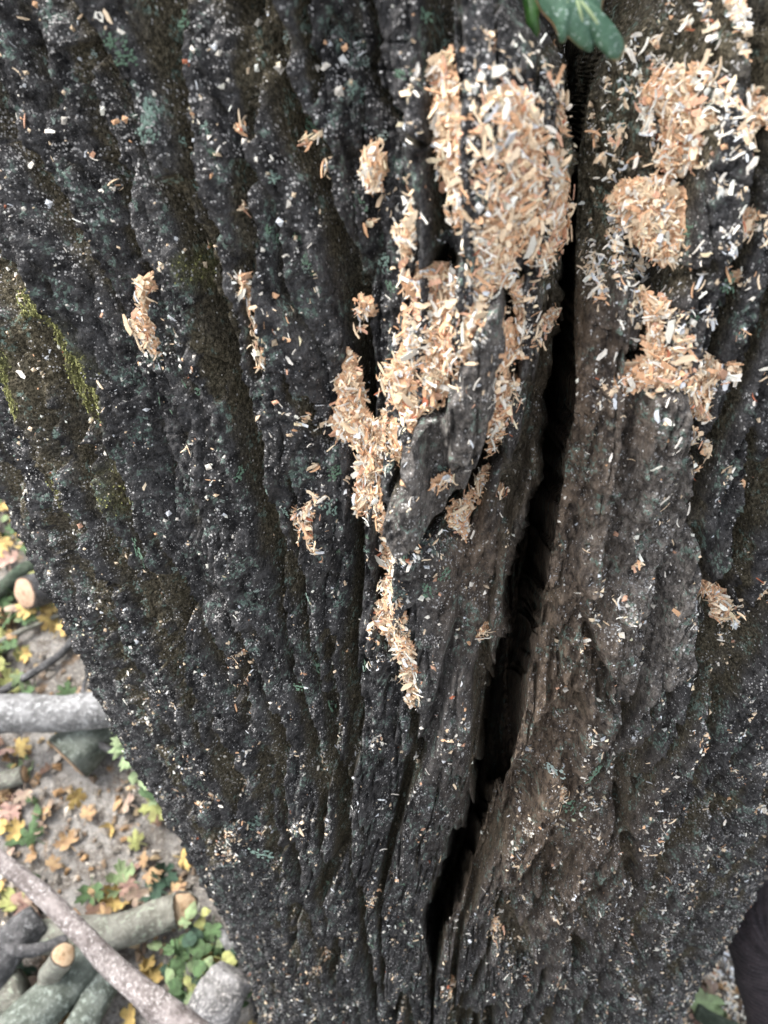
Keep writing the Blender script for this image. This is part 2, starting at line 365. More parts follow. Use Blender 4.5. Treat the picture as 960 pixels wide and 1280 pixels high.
# named furrows and cracks seen on this trunk: (points, radius in layout px, depth in m)
CRACKS = [([(185, 535), (193, 565), (206, 622)], [5, 8, 5], .016), ([(210, 715), (219, 745), (230, 780)], [4, 6, 3], .012),
          ([(28, 40), (44, 90), (56, 135)], [8, 12, 6], .016), ([(0, 282), (40, 345), (75, 430), (118, 520), (150, 640)], [10, 16, 18, 16, 8], .005),
          ([(0, 372), (18, 440), (45, 520), (80, 620), (135, 740)], [12, 15, 14, 10, 8], .005),
          ([(452, 86), (480, 128), (512, 160), (534, 172)], [5, 9, 9, 4], .014), ([(385, 150), (402, 195), (398, 228)], [10, 14, 8], .012),
          ([(360, 470), (388, 520), (402, 560)], [6, 10, 5], .010), ([(440, 680), (442, 740), (436, 840), (448, 940)], [5, 7, 5, 4], .010),
          ([(492, 640), (484, 700), (478, 770), (505, 830), (518, 900), (524, 960)], [14, 13, 14, 10, 8, 5], .016),
          ([(225, 230), (248, 330), (250, 420), (268, 500)], [12, 16, 12, 8], .010), ([(300, 210), (318, 340), (330, 460)], [10, 12, 9], .012),
          ([(90, 60), (112, 160), (130, 230), (150, 330)], [10, 12, 9, 7], .010), ([(275, 0), (300, 90), (312, 170)], [12, 14, 9], .010),
          ([(375, 0), (384, 70), (392, 120)], [8, 9, 6], .011), ([(455, 0), (470, 50), (455, 90)], [9, 9, 6], .010),
          ([(165, 340), (175, 400), (188, 450)], [7, 8, 6], .010), ([(616, 570), (600, 606), (566, 640), (534, 668)], [10, 14, 15, 9], .034),
          ([(566, 305), (556, 330), (530, 335)], [8, 10, 7], .012), ([(508, 540), (506, 570), (503, 600)], [9, 11, 9], .013),
          ([(640, 345), (640, 430), (628, 500), (614, 575)], [16, 14, 12, 12], .011),
          ([(905, 150), (880, 205), (862, 260)], [12, 10, 10], .008), ([(880, 330), (845, 360), (820, 390)], [10, 14, 10], .012),
          ([(862, 490), (866, 560), (870, 660), (872, 740)], [8, 9, 9, 12], .010), ([(740, 740), (736, 790), (750, 860)], [10, 15, 9], .013),
          ([(775, 1010), (780, 1050), (790, 1100)], [8, 13, 8], .014), ([(620, 1130), (640, 1165), (655, 1200)], [12, 22, 14], .016),
          ([(720, 960), (728, 990), (742, 1000)], [6, 10, 6], .011), ([(575, 560), (600, 540)], [5, 4], .006),
          ([(660, 1060), (700, 1120), (740, 1145)], [6, 9, 6], .012), ([(100, 570), (130, 660), (180, 760), (240, 880)], [8, 10, 9, 7], .010),
          ([(60, 640), (120, 770), (200, 930), (270, 1080)], [6, 8, 8, 6], .009), ([(405, 800), (415, 900), (428, 1010)], [6, 7, 6], .009),
          ([(300, 820), (325, 960), (350, 1080), (375, 1220)], [7, 8, 8, 6], .010), ([(365, 600), (372, 700), (376, 780)], [6, 8, 6], .009),
          ([(880, 900), (850, 1010), (820, 1100), (790, 1180)], [8, 9, 9, 7], .010), ([(935, 960), (900, 1060), (860, 1160)], [7, 8, 6], .010),
          ([(820, 700), (815, 800), (810, 890)], [5, 7, 5], .007), ([(930, 520), (940, 640), (925, 760)], [8, 10, 7], .009)]
for pts, r, dep in CRACKS:
    m = stroke(pts, [x * 1.2 for x in r], .6); h -= 1.25 * dep * m; furrow = np.maximum(furrow, m * .9)
# raised plates: the tongue of bark beside the crevice, knobs, the ledge on the right stem
def plate(pts, height, feather=5):
    global h, furrow
    m = poly_mask(pts, feather); h = h * (1 - .45 * m) + height * m + .0016 * fbm2(S * 55, ZZ * 26, 2, 81) * m; furrow = furrow * (1 - .85 * m); return m
tongue = plate([(632, 338), (628, 420), (616, 500), (604, 545), (585, 590), (552, 628), (520, 650), (500, 645), (497, 612), (508, 588), (530, 575), (512, 545), (530, 512), (560, 492), (585, 440), (605, 375)], .030, 4)
knob1 = plate([(512, 515), (530, 520), (533, 540), (515, 552), (500, 540)], .012, 4)
knob2 = plate([(556, 284), (580, 280), (584, 302), (566, 316), (552, 304)], .013, 5)
ledge = plate([(770, 484), (846, 478), (858, 560), (862, 700), (852, 820), (800, 860), (738, 800), (716, 690), (735, 600), (752, 540)], .014, 8)
lowl = plate([(512, 700), (560, 690), (615, 640), (632, 650), (616, 760), (588, 880), (560, 1000), (528, 960), (518, 860)], .005, 9)
plate([(405, 560), (435, 560), (440, 640), (430, 690), (398, 690), (392, 640)], .005, 6)
plate([(640, 860), (700, 850), (745, 900), (780, 990), (760, 1050), (700, 1090), (640, 1040), (610, 980)], .006, 12)
flake1 = plate([(775, 355), (800, 350), (812, 400), (800, 450), (776, 440), (768, 400)], .005, 4)

h += .0013 * perlin2((S + wx) * 330, ZZ * 38, 25) + .0011 * fbm2(S * 210, ZZ * 110, 3, 27, .7) + .0008 * fbm2(S * 620, ZZ * 520, 1, 29)
h += (.0060 * fbm2(S * 55, ZZ * 34, 3, 37, .6) + .0030 * np.abs(fbm2(S * 150, ZZ * 100, 2, 39))) * np.clip(blob(700, 850, 95, 330, .1) + .6 * blob(790, 640, 60, 160), 0, 1) * (1 - crev)
# colour masks (they belong to the bark itself)
brown = np.clip(.95 * np.exp(-(SC / .030) ** 2) * (S > 0) + .5 * np.exp(-(SC / .014) ** 2) * (S <= 0), 0, 1) * sstep(300, 460, PXv) * (1 - sstep(1080, 1250, PXv))
brown = np.maximum(brown, np.minimum(1, .95 * blob(690, 820, 70, 220, .12) + .8 * blob(590, 700, 40, 90) + .6 * blob(700, 1050, 120, 120))); brown = np.maximum(brown, .6 * blob(780, 520, 40, 60))
pale = np.clip(.95 * ledge * (1 - sstep(600, 1000, PXv) * .6) + .55 * flake1 + .75 * tongue + .45 * blob(690, 880, 90, 220) + .3 * blob(620, 500, 60, 100) + .25 * lowl + .6 * blob(815, 720, 60, 150), 0, 1)
moss = np.zeros_like(h)
for pts, r in (([(26, 330), (50, 385), (78, 440), (104, 490), (124, 535)], [15, 24, 28, 24, 18]), ([(105, 495), (122, 530)], [14, 12]), ([(0, 372), (12, 400)], [12, 10]), ([(0, 440), (12, 480), (28, 520)], [8, 10, 8]),
               ([(128, 590), (150, 635)], [16, 16]), ([(225, 325), (245, 370)], [9, 9]), ([(70, 600), (90, 640)], [8, 8])):
    moss = np.maximum(moss, stroke(pts, [x * 1.45 for x in r], 1.0) * (.55 if pts[0][0] > 120 else 1))
h = h * (1 - .55 * moss)
dust = .80 + .6 * sstep(560, 1050, PXv) + .25 * blob(640, 120, 200, 160) + .5 * blob(880, 200, 160, 260) + .35 * perlin2(S * 12, ZZ * 9, 91) + .8 * fbm2((S + wx) * 30, ZZ * 13, 2, 93)
dust = np.clip(dust * (1 - .5 * moss) * (1 - .45 * brown) * (1 - .55 * furrow), .04, 1.5) * np.where(vis, 1, .6)
dust = (dust * (1 - .7 * cf * crev)).astype(np.float32)

# sawdust heaps as outlines in the layout; each heap fills the furrows under it
PILES = [
 ('biggest heap of orange-cream sawdust on the rounded lobe left of the dark split', [(540, 70), (560, 62), (584, 92), (592, 150), (597, 110), (640, 92), (676, 132), (700, 190), (720, 250), (716, 300), (690, 345), (664, 335), (655, 298), (630, 345), (592, 345), (586, 310), (588, 290), (572, 262), (560, 200), (546, 140)], .012, 8),
 ('narrow strip of pale sawdust running up from the biggest heap', [(600, 38), (617, 38), (624, 100), (632, 130), (604, 130)], .006, 5),
 ('strip of pale sawdust along the upper lip of the dark split', [(668, 84), (690, 92), (718, 146), (720, 176), (706, 180), (688, 140)], .006, 5),
 ('thick sawdust heap just above the raised bark tongue', [(505, 340), (548, 322), (600, 318), (624, 346), (604, 386), (582, 436), (560, 480), (536, 500), (520, 512), (508, 500), (482, 486), (480, 468), (506, 428), (516, 384)], .012, 7),
 ('hooked sawdust heap filling the furrow left of the bark tongue', [(432, 448), (414, 482), (412, 540), (432, 556), (446, 570), (452, 604), (444, 636), (470, 648), (492, 645), (484, 590), (502, 556), (505, 520), (486, 506), (478, 526), (462, 520), (446, 492), (444, 462)], .0095, 6),
 ('column of sawdust running down the furrow below the bark tongue', [(476, 648), (514, 652), (520, 664), (505, 690), (506, 752), (520, 800), (527, 850), (524, 882), (512, 882), (500, 830), (488, 800), (462, 776), (480, 745), (480, 700)], .011, 5),
 ('sawdust strip between the bark tongue and the dark split', [(630, 344), (666, 348), (668, 380), (652, 424), (642, 456), (642, 505), (628, 556), (614, 578), (606, 570), (612, 510), (618, 450), (628, 400)], .007, 5),
 ('small sawdust heap with a red crumb beside the split lip', [(662, 412), (690, 404), (706, 410), (694, 432), (664, 440), (640, 444), (644, 430)], .006, 4),
 ('large sawdust heap high on the right stem', [(836, 132), (868, 92), (916, 84), (926, 114), (962, 118), (990, 130), (985, 160), (940, 172), (900, 170), (896, 212), (862, 236), (846, 212), (856, 170)], .009, 7),
 ('sawdust heap with a ragged foot in the middle of the right stem', [(784, 278), (806, 244), (846, 232), (872, 246), (868, 282), (860, 332), (846, 342), (824, 330), (800, 302)], .0095, 6),
 ('sawdust heap lying on the ledge of the right stem', [(808, 372), (836, 376), (852, 388), (860, 440), (915, 448), (918, 468), (884, 484), (876, 520), (858, 516), (846, 482), (790, 484), (762, 478), (770, 464), (806, 446)], .0095, 6),
 ('sawdust patch spilling along the right stem below its highest heap', [(890, 292), (930, 270), (960, 262), (985, 262), (985, 282), (940, 296), (908, 304)], .006, 5),
 ('upright tuft of pale sawdust in a furrow beside the cracked bark', [(462, 170), (476, 172), (486, 190), (482, 238), (458, 240), (456, 205)], .0125, 5),
 ('thin strand of sawdust left of the biggest heap', [(524, 192), (536, 198), (530, 256), (524, 312), (508, 320), (504, 300), (514, 262)], .0125, 5),
 ('long sawdust streak in a furrow of the dark left bark', [(305, 335), (318, 336), (330, 366), (342, 440), (336, 462), (328, 440), (322, 392), (308, 352)], .0125, 5),
 ('short sawdust streak near the mossy furrow', [(160, 350), (176, 348), (178, 366), (176, 390), (192, 440), (182, 446), (160, 404)], .011, 5),
 ('crooked sawdust patch above the round lichen spot', [(396, 612), (403, 622), (392, 650), (408, 692), (388, 694), (376, 664), (362, 646), (374, 636)], .006, 4),
 ('little sawdust tuft above the hooked heap', [(444, 374), (466, 376), (464, 400), (446, 398)], .011, 5),
 ('sawdust heap low on the outer side of the right stem', [(868, 728), (892, 726), (908, 750), (938, 766), (934, 788), (908, 782), (884, 752)], .006, 4),
 ('sawdust clump caught in the hollow of the bark tongue', [(542, 572), (566, 560), (592, 548), (586, 566), (566, 580), (546, 584)], .006, 4),
 ('sawdust clump in the hollow under the bark tongue', [(556, 640), (584, 636), (588, 664), (578, 690), (562, 676)], .005, 4),
 ('sawdust tuft hanging beside the dark split', [(600, 600), (616, 596), (612, 624), (598, 648), (592, 640)], .005, 4),
 ('star-shaped sawdust tuft low beside the dark split', [(592, 792), (612, 794), (612, 810), (596, 812)], .004, 4)]
TUFTS = [(303, 260, 7), (240, 465, 7), (118, 238, 6), (105, 290, 6), (376, 522, 9), (245, 560, 7), (395, 346, 7), (300, 160, 8), (138, 18, 11), (12, 58, 8), (98, 200, 5), (405, 160, 8), (412, 212, 8), (368, 175, 6), (290, 826, 8), (298, 856, 7),
         (395, 580, 5), (88, 664, 9), (460, 280, 7), (450, 420, 6), (262, 996, 9), (300, 1032, 10), (288, 1062, 8), (372, 1036, 8), (520, 870, 8), (815, 600, 9), (790, 690, 10), (885, 560, 9), (862, 585, 9), (865, 545, 8), (722, 790, 9), (695, 988, 10), (820, 1056, 8),
         (925, 600, 10), (545, 682, 9), (625, 636, 9), (862, 915, 8), (920, 960, 8), (648, 1060, 8), (960, 740, 10), (815, 1100, 6), (930, 350, 10), (800, 190, 9), (770, 190, 8), (830, 30, 10), (905, 30, 9), (860, 60, 8), (780, 215, 7), (940, 190, 10), (880, 400, 8), (620, 1165, 9), (560, 1235, 8), (400, 1200, 8), (700, 1230, 9), (470, 1110, 8)]
for x, y, r_ in TUFTS:
    where = 'the dark bark far left of the heaps' if x < 340 else 'the bark around the left heaps' if x < 560 and y < 720 else 'the bark high on the right stem' if x > 700 and y < 480 else 'the bark of the right stem below its ledge' if x > 560 else 'the bark low on the trunk'
    a0 = (x * 7 + y * 3) % 6; PILES.append(('little pale tuft of sawdust caught on ' + where, [(x + r_ * (.55 + .55 * ((i * 37 + x) % 10) / 10) * math.cos(a0 + i * .785) * .8, y + r_ * (.6 + .6 * ((i * 53 + y) % 10) / 10) * math.sin(a0 + i * .785) * 1.15) for i in range(8)], .0035, 3))
hblur = boxblur(np.maximum(h, -.05), 9, 9); hblur = boxblur(hblur, 9, 9)

# the walls of the split are as rough as the bark outside
rz = base_r(crev_phi(Zr), Zr); tilt = np.tan(np.arctan2(AX + rz * np.sin(crev_phi(Zr)), D0 - rz * np.cos(crev_phi(Zr))) + crev_phi(Zr))[:, None]
DEEP = boxblur((cf * crev * .20).astype(np.float32), 6, 1)
WALL = (cf * (1 - sstep(.035, .07, SC)) * (sstep(.002, .03, DEEP) * (.0040 * fbm2(DEEP * 30 + np.sign(S) * 3, ZZ * 30, 3, 111, .55)) + DEEP * tilt) / RM).astype(np.float32)
ZOFF = (-DEEP * np.interp(PXv, [0, 300, 600, 900, 1100, 1200], [0, .15, .5, 1.0, 1.45, 1.6])).astype(np.float32)
hwide = boxblur(boxblur(np.maximum(h, -.05), 28, 26), 28, 26)
def place(hh): # trunk-frame coordinates of the grid for a height field
    r = RB + hh; ph = PHI + WALL
    return np.stack([AX + r * np.sin(ph), -r * np.cos(ph), ZZ + ZOFF], -1).astype(np.float32)
P = place(h)
idx = np.arange(nR * nC).reshape(nR, nC)
Fq = np.stack([idx[:-1, :-1], idx[:-1, 1:], idx[1:, 1:], idx[1:, :-1]], -1).reshape(-1, 4)
# merge the seam column and close the top
Vt = (P - FOOT).reshape(-1, 3)
trunk = empty('tree_trunk', to_world(FOOT)); trunk.rotation_euler = (-LEAN, 0, 0)
tag(trunk, 'thick dark tree trunk with furrowed bark split by a black crevice, dusted with sawdust', 'tree trunk')
bark_me = mesh_np('bark', Vt, Fq, True, {'furrow': furrow.ravel(), 'brown': brown.ravel(), 'pale': pale.ravel(), 'moss': moss.ravel(), 'dust': dust.ravel()}, M_BARK)
bark = link('bark', bark_me, trunk)
cw = Vt[(nR - 1) * nC:nR * nC]; cen = cw.mean(0, keepdims=True) + [[0, 0, .02]]
n_ = NT('sawn_wood', .8, .2); n_.color(n_.mix(n_.rng(n_.noise(30, 4, .6), .35, .65), (.42, .29, .16), (.62, .47, .29)))
M_SAWN = n_.m
capF = np.array([[i, (i + 1) % nC, nC] for i in range(nC)])
link('sawn_top', mesh_np('sawn_top', np.concatenate([cw, cen]), capF, False, None, M_SAWN), trunk)

# normals of the bark in the trunk frame
def normals(Q):
    a = np.gradient(Q, axis=0); b = np.gradient(Q, axis=1); nn = np.cross(b, a)
    return nn / np.maximum(np.linalg.norm(nn, axis=-1, keepdims=True), 1e-9)
NB = normals(place(hblur))

# ------------------------------------------------------------------ wood chips
def chip_templates():
    T = []; r = random.Random(3)
    for k in range(10):
        if k < 4:   L, Wd, t = 1.0, r.uniform(.09, .20), .05       # sliver
        elif k < 8: L, Wd, t = 1.0, r.uniform(.26, .46), .05       # flake
        else:       L, Wd, t = 1.0, r.uniform(.8, 1.0), .16        # crumb
        ns = 4; V = []; curl = r.uniform(-.10, .16); tw = r.uniform(-.5, .5)
        for i in range(ns):
            f = i / (ns - 1); y = (f - .5) * L; w = Wd * (.5 if 0 < i < ns - 1 else r.uniform(.15, .5)); sh = r.uniform(-.06, .06) + (0.12 * Wd * r.uniform(-1, 1))
            zc = curl * (4 * (f - .5) ** 2 - .5) * .6; a = tw * (f - .5)
            for sgn in (-1, 1):
                yy = y + sgn * r.uniform(-.09, .09) * (1 if i in (0, ns - 1) else .2)
                for zt in (-t / 2, t / 2):
                    V.append((sgn * w * math.cos(a) + sh, yy, zc + sgn * w * math.sin(a) + zt))
        F = []
        for i in range(ns - 1):
            a, b = 4 * i, 4 * i + 4   # order: L bottom, L top, R bottom, R top
            F += [(a, a + 2, b + 2, b), (a + 1, b + 1, b + 3, a + 3), (a, b, b + 1, a + 1), (a + 2, a + 3, b + 3, b + 2)]
        F += [(0, 1, 3, 2), (4 * (ns - 1), 4 * (ns - 1) + 2, 4 * (ns - 1) + 3, 4 * (ns - 1) + 1)]
        T.append((np.array(V, np.float32), np.array(F, np.int32)))
    return T
CT = chip_templates(); CT_ME = [mesh_np('wood_chip', v, f, False) for v, f in CT]
for me in CT_ME: me.materials.append(M_CHIP[0])
SP_T = (np.array([(-.5, -.5, 0), (.5, -.35, .1), (.35, .5, 0), (-.4, .4, .1), (0, 0, .45)], np.float32), np.array([(0, 1, 4), (1, 2, 4), (2, 3, 4), (3, 0, 4), (0, 3, 2), (0, 2, 1)], np.int32))

def frames(N, tilt, r=RNG):
    """random frames whose z axis is near N"""
    n_ = len(N); z = N + tilt[:, None] * r.normal(size=(n_, 3)); z /= np.linalg.norm(z, axis=1, keepdims=True)
    t = r.normal(size=(n_, 3)); x = np.cross(t, z); x /= np.linalg.norm(x, axis=1, keepdims=True); y = np.cross(z, x)
    return np.stack([x, y, z], -1)           # columns are axes
def scatter_mesh(tpl, P_, Rm, L, Wd, col):
    v, f = tpl; n_ = len(P_)
    s = np.stack([Wd, L, L], -1)
    Vv = np.einsum('nij,nkj->nki', Rm, v[None] * s[:, None, :]) + P_[:, None, :]
    Ff = f[None] + (np.arange(n_) * len(v))[:, None, None]
    return Vv.reshape(-1, 3), Ff.reshape(-1, f.shape[1]), np.repeat(col, len(v), 0)
def pick_cols(n_, w=CHIP_W):
    k = RNG.choice(len(CHIP_COLS), n_, p=w); c = np.array([x[1] for x in CHIP_COLS])[k]
    return np.clip(c * RNG.normal(1, .10, (n_, 1)), .02, .86)
class Batch:
    def __init__(s): s.V, s.F, s.C, s.n = [], [], [], 0
    def add(s, V, F, C):
        if F.shape[1] == 3: F = np.concatenate([F, F[:, 2:]], 1) if False else F
        s.V.append(V); s.F.append(F + s.n); s.C.append(C); s.n += len(V)
    def build(s, name, mat, parent=None, origin=None):
        V = np.concatenate(s.V); C = np.concatenate(s.C)
        tri = []
        for F in s.F:
            if F.shape[1] == 4: tri += [F[:, [0, 1, 2]], F[:, [0, 2, 3]]]
            else: tri.append(F)
        F = np.concatenate(tri)
        if origin is not None: V = V - origin
        o = link(name, mesh_np(name, V, F, False, {'tint': C}, mat), parent)
        if origin is not None: o.location = origin
        return o

flatN = NB.reshape(-1, 3)
flatU, flatV = PXu.ravel(), PXv.ravel()
# area weight of each grid cell, so scattering is even over the bark
dS = np.gradient(Uc) * RM; dZ = np.gradient(Zr); AREA = np.abs(dZ[:, None] * dS[None, :]).astype(np.float32)
PN4 = .8 * perlin2((S + wx) * 70, ZZ * 45, 137); PN1 = fbm2(S * 150, ZZ * 120, 3, 131); PN2 = .75 + .25 * perlin2(S * 45, ZZ * 40, 141); PN3 = .0016 * fbm2(S * 260, ZZ * 220, 2, 143)
OPEN = 1 - sstep(.010, .022, cf * np.maximum(hblur - h, 0)) * (SC < .03); OPEN = OPEN * (1 - cf * (1 - sstep(1.1, 1.5, SC / WC)))
cover = np.zeros_like(h); indiv = []       # candidates for individually built chips
NW = LM
for label, pts, thick, feather in PILES:
    m = poly_mask(pts, feather * 2.1)
    core = m * sstep(-.3, .40, 1.2 * PN1 + .9 * PN4 + 2.2 * (m - .34)) * OPEN
    cover = np.maximum(cover, core)
    if (core > .12).sum() < 12: print('pile not on trunk:', label); continue
    hp = np.maximum(hblur, hwide) - .0035 + thick * np.sqrt(np.clip(core, 0, 1)) * PN2 + PN3
    hp = np.maximum(hp, h - .004)
    Q = place(hp); cell = core > .08
    fm = cell[:-1, :-1] & cell[1:, :-1] & cell[1:, 1:] & cell[:-1, 1:]
    jj, ii = np.nonzero(fm)
    # thinner: use the cells as they are
    fq = np.stack([idx[jj, ii], idx[jj, ii + 1], idx[jj + 1, ii + 1], idx[jj + 1, ii]], -1)
    used, inv = np.unique(fq, return_inverse=True); inv = inv.reshape(fq.shape)
    Wp = to_world(Q.reshape(-1, 3)[used]); org = Wp.mean(0)
    colb = np.array([.66, .41, .25]) * (1 + .25 * RNG.normal(size=(len(used), 1)))
    B = Batch(); B.add(Wp, inv.astype(np.int32), np.clip(colb, .1, .8))
    # chips heaped on it
    w = (AREA * core * (core > .10)).ravel(); tot = w.sum(); nzk = np.nonzero(w)[0]; p = w[nzk] / tot
    def lay(n_, lo, hi, wl, wh, tl, lift, tpls, cw=CHIP_W):
        k = nzk[RNG.choice(len(p), n_, p=p)]; pos = Q.reshape(-1, 3)[k] + flatN[k] * RNG.uniform(-.0005, lift, (n_, 1))
        fr = np.einsum('ij,njk->nik', NW, frames(flatN[k], np.full(n_, tl))); pos = to_world(pos + RNG.normal(0, .0006, (n_, 3)))
        L = RNG.uniform(lo, hi, n_); Wd = L * RNG.uniform(wl, wh, n_); ti = RNG.choice(tpls, n_); col = pick_cols(n_, cw)
        return k, pos, fr, L, Wd, ti, col
    area_cm2 = tot * 1e4
    for n_, args in ((int(area_cm2 * 85), (.0011, .0034, .7, 1.5, .65, .0034, range(10))), (int(area_cm2 * 24), (.0034, .0076, .7, 1.2, .45, .0042, [0, 1, 2, 3, 0, 1, 2, 3, 4, 5, 6, 7]))):
        if n_ < 4: n_ = 4
        k, pos, fr, L, Wd, ti, col = lay(n_, *args)
        for t in np.unique(ti):
            q = ti == t; B.add(*scatter_mesh(CT[t], pos[q], fr[q], L[q], Wd[q], col[q]))
    # the largest, most exposed ones become objects of their own
    if 'tuft of sawdust caught' in label: n_ = 0
    else: n_ = max(2, int(area_cm2 * 2.3))
    if n_: k, pos, fr, L, Wd, ti, col = lay(n_, .0065, .0102, .8, 1.25, .36, .0055, [0, 1, 2, 3, 4, 5, 6, 7], np.array([.32, .30, .13, .16, .05, .02, .02]))
    for j in range(n_): indiv.append((L[j] * Wd[j], pos[j], fr[j], L[j], Wd[j], ti[j], label))
    tuft = 'tuft of sawdust caught' in label
    po = B.build('sawdust_tuft' if tuft else 'sawdust_pile', M_CHIP_ATTR, None, org)
    tag(po, label, 'sawdust', label if tuft else 'heaps of sawdust lying on the bark', 'stuff')

# loose chips and flecks over the bark
B = Batch()
topf = (vis & (PXu > -60) & (PXu < 1040) & (PXv > -60) & (PXv < 1400)).ravel()
near_pile = boxblur(cover, 14, 14); near_pile = boxblur(near_pile, 14, 14)
rightd = sstep(735, 775, PXu) * (1 - sstep(430, 560, PXv)) * (.5 + .9 * sstep(.1, .5, fbm2(S * 38, ZZ * 34, 3, 151)))
rough = np.clip(.45 + 1.1 * fbm2(S * 45, ZZ * 40, 3, 161), 0.03, 2.2)
NF = normals(boxblur(P[..., 0], 1, 1)[..., None] * [1, 0, 0] + boxblur(P[..., 1], 1, 1)[..., None] * [0, 1, 0] + P[..., 2:] * [0, 0, 1])
facing = np.clip(((NF @ LM.T)[..., 2] - .05) * 1.6, .02, 1.3) ** 2 * np.clip((NF * NB).sum(-1), .15, 1)
dens_chip = (rough * (.10 + 3.4 * near_pile + 4.6 * rightd + .55 * sstep(780, 1000, PXv) + .45 * sstep(700, 760, PXu) * (1 - sstep(430, 900, PXv) * .6)) * facing * (1 - .7 * cf * crev))
dens_fleck = rough ** 1.5 * (.55 + .8 * near_pile + 1.0 * rightd + 1.1 * sstep(650, 1050, PXv) + .5 * sstep(720, 800, PXu)) * facing * (1 - .85 * cf * crev)
def loose(n_, dens, lo, hi, tl, tpls, cw, lift=.0008):
    w = (AREA * dens).ravel() * topf; p = w / w.sum(); k = RNG.choice(len(p), n_, p=p)
    pos = to_world(P.reshape(-1, 3)[k] + flatN[k] * RNG.uniform(.0002, lift, (n_, 1)) )
    fr = np.einsum('ij,njk->nik', NW, frames(flatN[k], np.full(n_, tl)))
    L = lo + (hi - lo) * RNG.random(n_) ** 2; Wd = L * RNG.uniform(.7, 1.2, n_)
    return k, pos, fr, L, Wd, RNG.choice(tpls, n_), pick_cols(n_, cw)
WH = np.array([.27, .42, .04, .07, .03, .01, .16]); WH /= WH.sum()
k, pos, fr, L, Wd, ti, col = loose(12500, dens_chip, .0018, .0068, .34, [0, 1, 2, 3, 0, 1, 2, 3, 4, 5, 6, 7], WH)
for t in np.unique(ti):
    q = ti == t; B.add(*scatter_mesh(CT[t], pos[q], fr[q], L[q], Wd[q], col[q]))
k, pos, fr, L, Wd, ti, col = loose(24000, dens_fleck, .0010, .0040, .5, [0], WH)
B.add(*scatter_mesh(SP_T, pos, fr, L, Wd * RNG.uniform(.4, 1.1, len(L)), np.clip(col * RNG.uniform(.55, 1.0, (len(L), 1)), .02, .85)))
fl_o = B.build('sawdust', M_CHIP_ATTR)
tag(fl_o, 'fine pale sawdust flecks sprinkled all over the dark bark', 'sawdust', kind='stuff')
# small tufts of sawdust stuck at known spots
k, pos, fr, L, Wd, ti, col = loose(130, dens_chip, .006, .0105, .28, [0, 1, 2, 3, 4, 5, 6, 7], WH, .0012)
AREAS = [(lambda u, v: v > 880 and u < 560, 'wood chip stuck to the bark low on the trunk'), (lambda u, v: v > 640 and u >= 560, 'wood chip on the rough bark of the right stem below its ledge'),
         (lambda u, v: u > 735 and v <= 640, 'loose wood chip on the bark of the right stem between the heaps'), (lambda u, v: u < 400, 'loose wood chip on the dark bark far from the heaps'), (lambda u, v: True, 'loose wood chip on the bark around the left heaps')]
loosei = []
for j in range(len(k)):
    u, v = flatU[k[j]], flatV[k[j]]
    lab = next(l for c, l in AREAS if c(u, v)); loosei.append((pos[j], fr[j], L[j], Wd[j], ti[j], lab))
indiv.sort(key=lambda e: -e[0]); chips = [(e[1], e[2], e[3], e[4], e[5], e[6]) for e in indiv[:170]] + loosei
wsel = np.array([.34, .34, .10, .13, .05, .015, .025]); wsel /= wsel.sum()
for pos_, fr_, L_, W_, t_, lab in chips:
    ci = int(RNG.choice(len(CHIP_COLS), p=wsel)); o = link('wood_chip', CT_ME[t_])
    M4 = Matrix.Identity(4)
    for a in range(3):
        for b in range(3): M4[a][b] = float(fr_[a, b]) * (W_ if b == 0 else L_)
        M4[a][3] = float(pos_[a])
    o.matrix_world = M4
    o.material_slots[0].link = 'OBJECT'; o.material_slots[0].material = M_CHIP[ci]
    shp = 'sliver' if t_ < 4 else 'flake'
    if 'chip' in lab: lab2 = lab.replace('wood chip', CHIP_COLS[ci][0] + ' wood ' + shp)
    else: lab2 = CHIP_COLS[ci][0] + ' wood ' + shp + ' on the ' + lab
    w_ = lab2.split(); tag(o, ' '.join(w_[:16]), 'wood chip', ' '.join(w_[:16]))

# ------------------------------------------------------------------ moss and lichen on the bark
B = Batch(); w = (AREA * np.maximum(moss - .12, 0) ** 1.3 * (1 - cover)).ravel() * topf; p = w / w.sum(); n_ = 14000
k = RNG.choice(len(p), n_, p=p); pos = P.reshape(-1, 3)[k] - FOOT; L = RNG.uniform(.0008, .0019, n_)
col = np.array([.22, .22, .09]) * RNG.uniform(.5, 1.7, (n_, 1)) * np.array([1, 1, 1]) ** RNG.normal(1, .2, (n_, 1))
B.add(*scatter_mesh(SP_T, pos, frames(flatN[k], np.full(n_, .6)), L, L * .6, col))
tag(B.build('moss', M_MOSS, trunk), 'olive green moss in the outer furrows', kind='stuff')
M_LICH = []
for nm, a, b in (('lichen_teal', (.14, .21, .175), (.34, .46, .39)), ('lichen_green', (.10, .17, .115), (.25, .38, .27)), ('lichen_pale', (.22, .28, .25), (.44, .52, .47))):
    n = NT(nm, .9, .1); f = n.noise(900, 3, .7); n.color(n.mix(n.rng(f, .3, .7), a, b)); n.bump(f, .0006); M_LICH.append(n.m)
LT = []
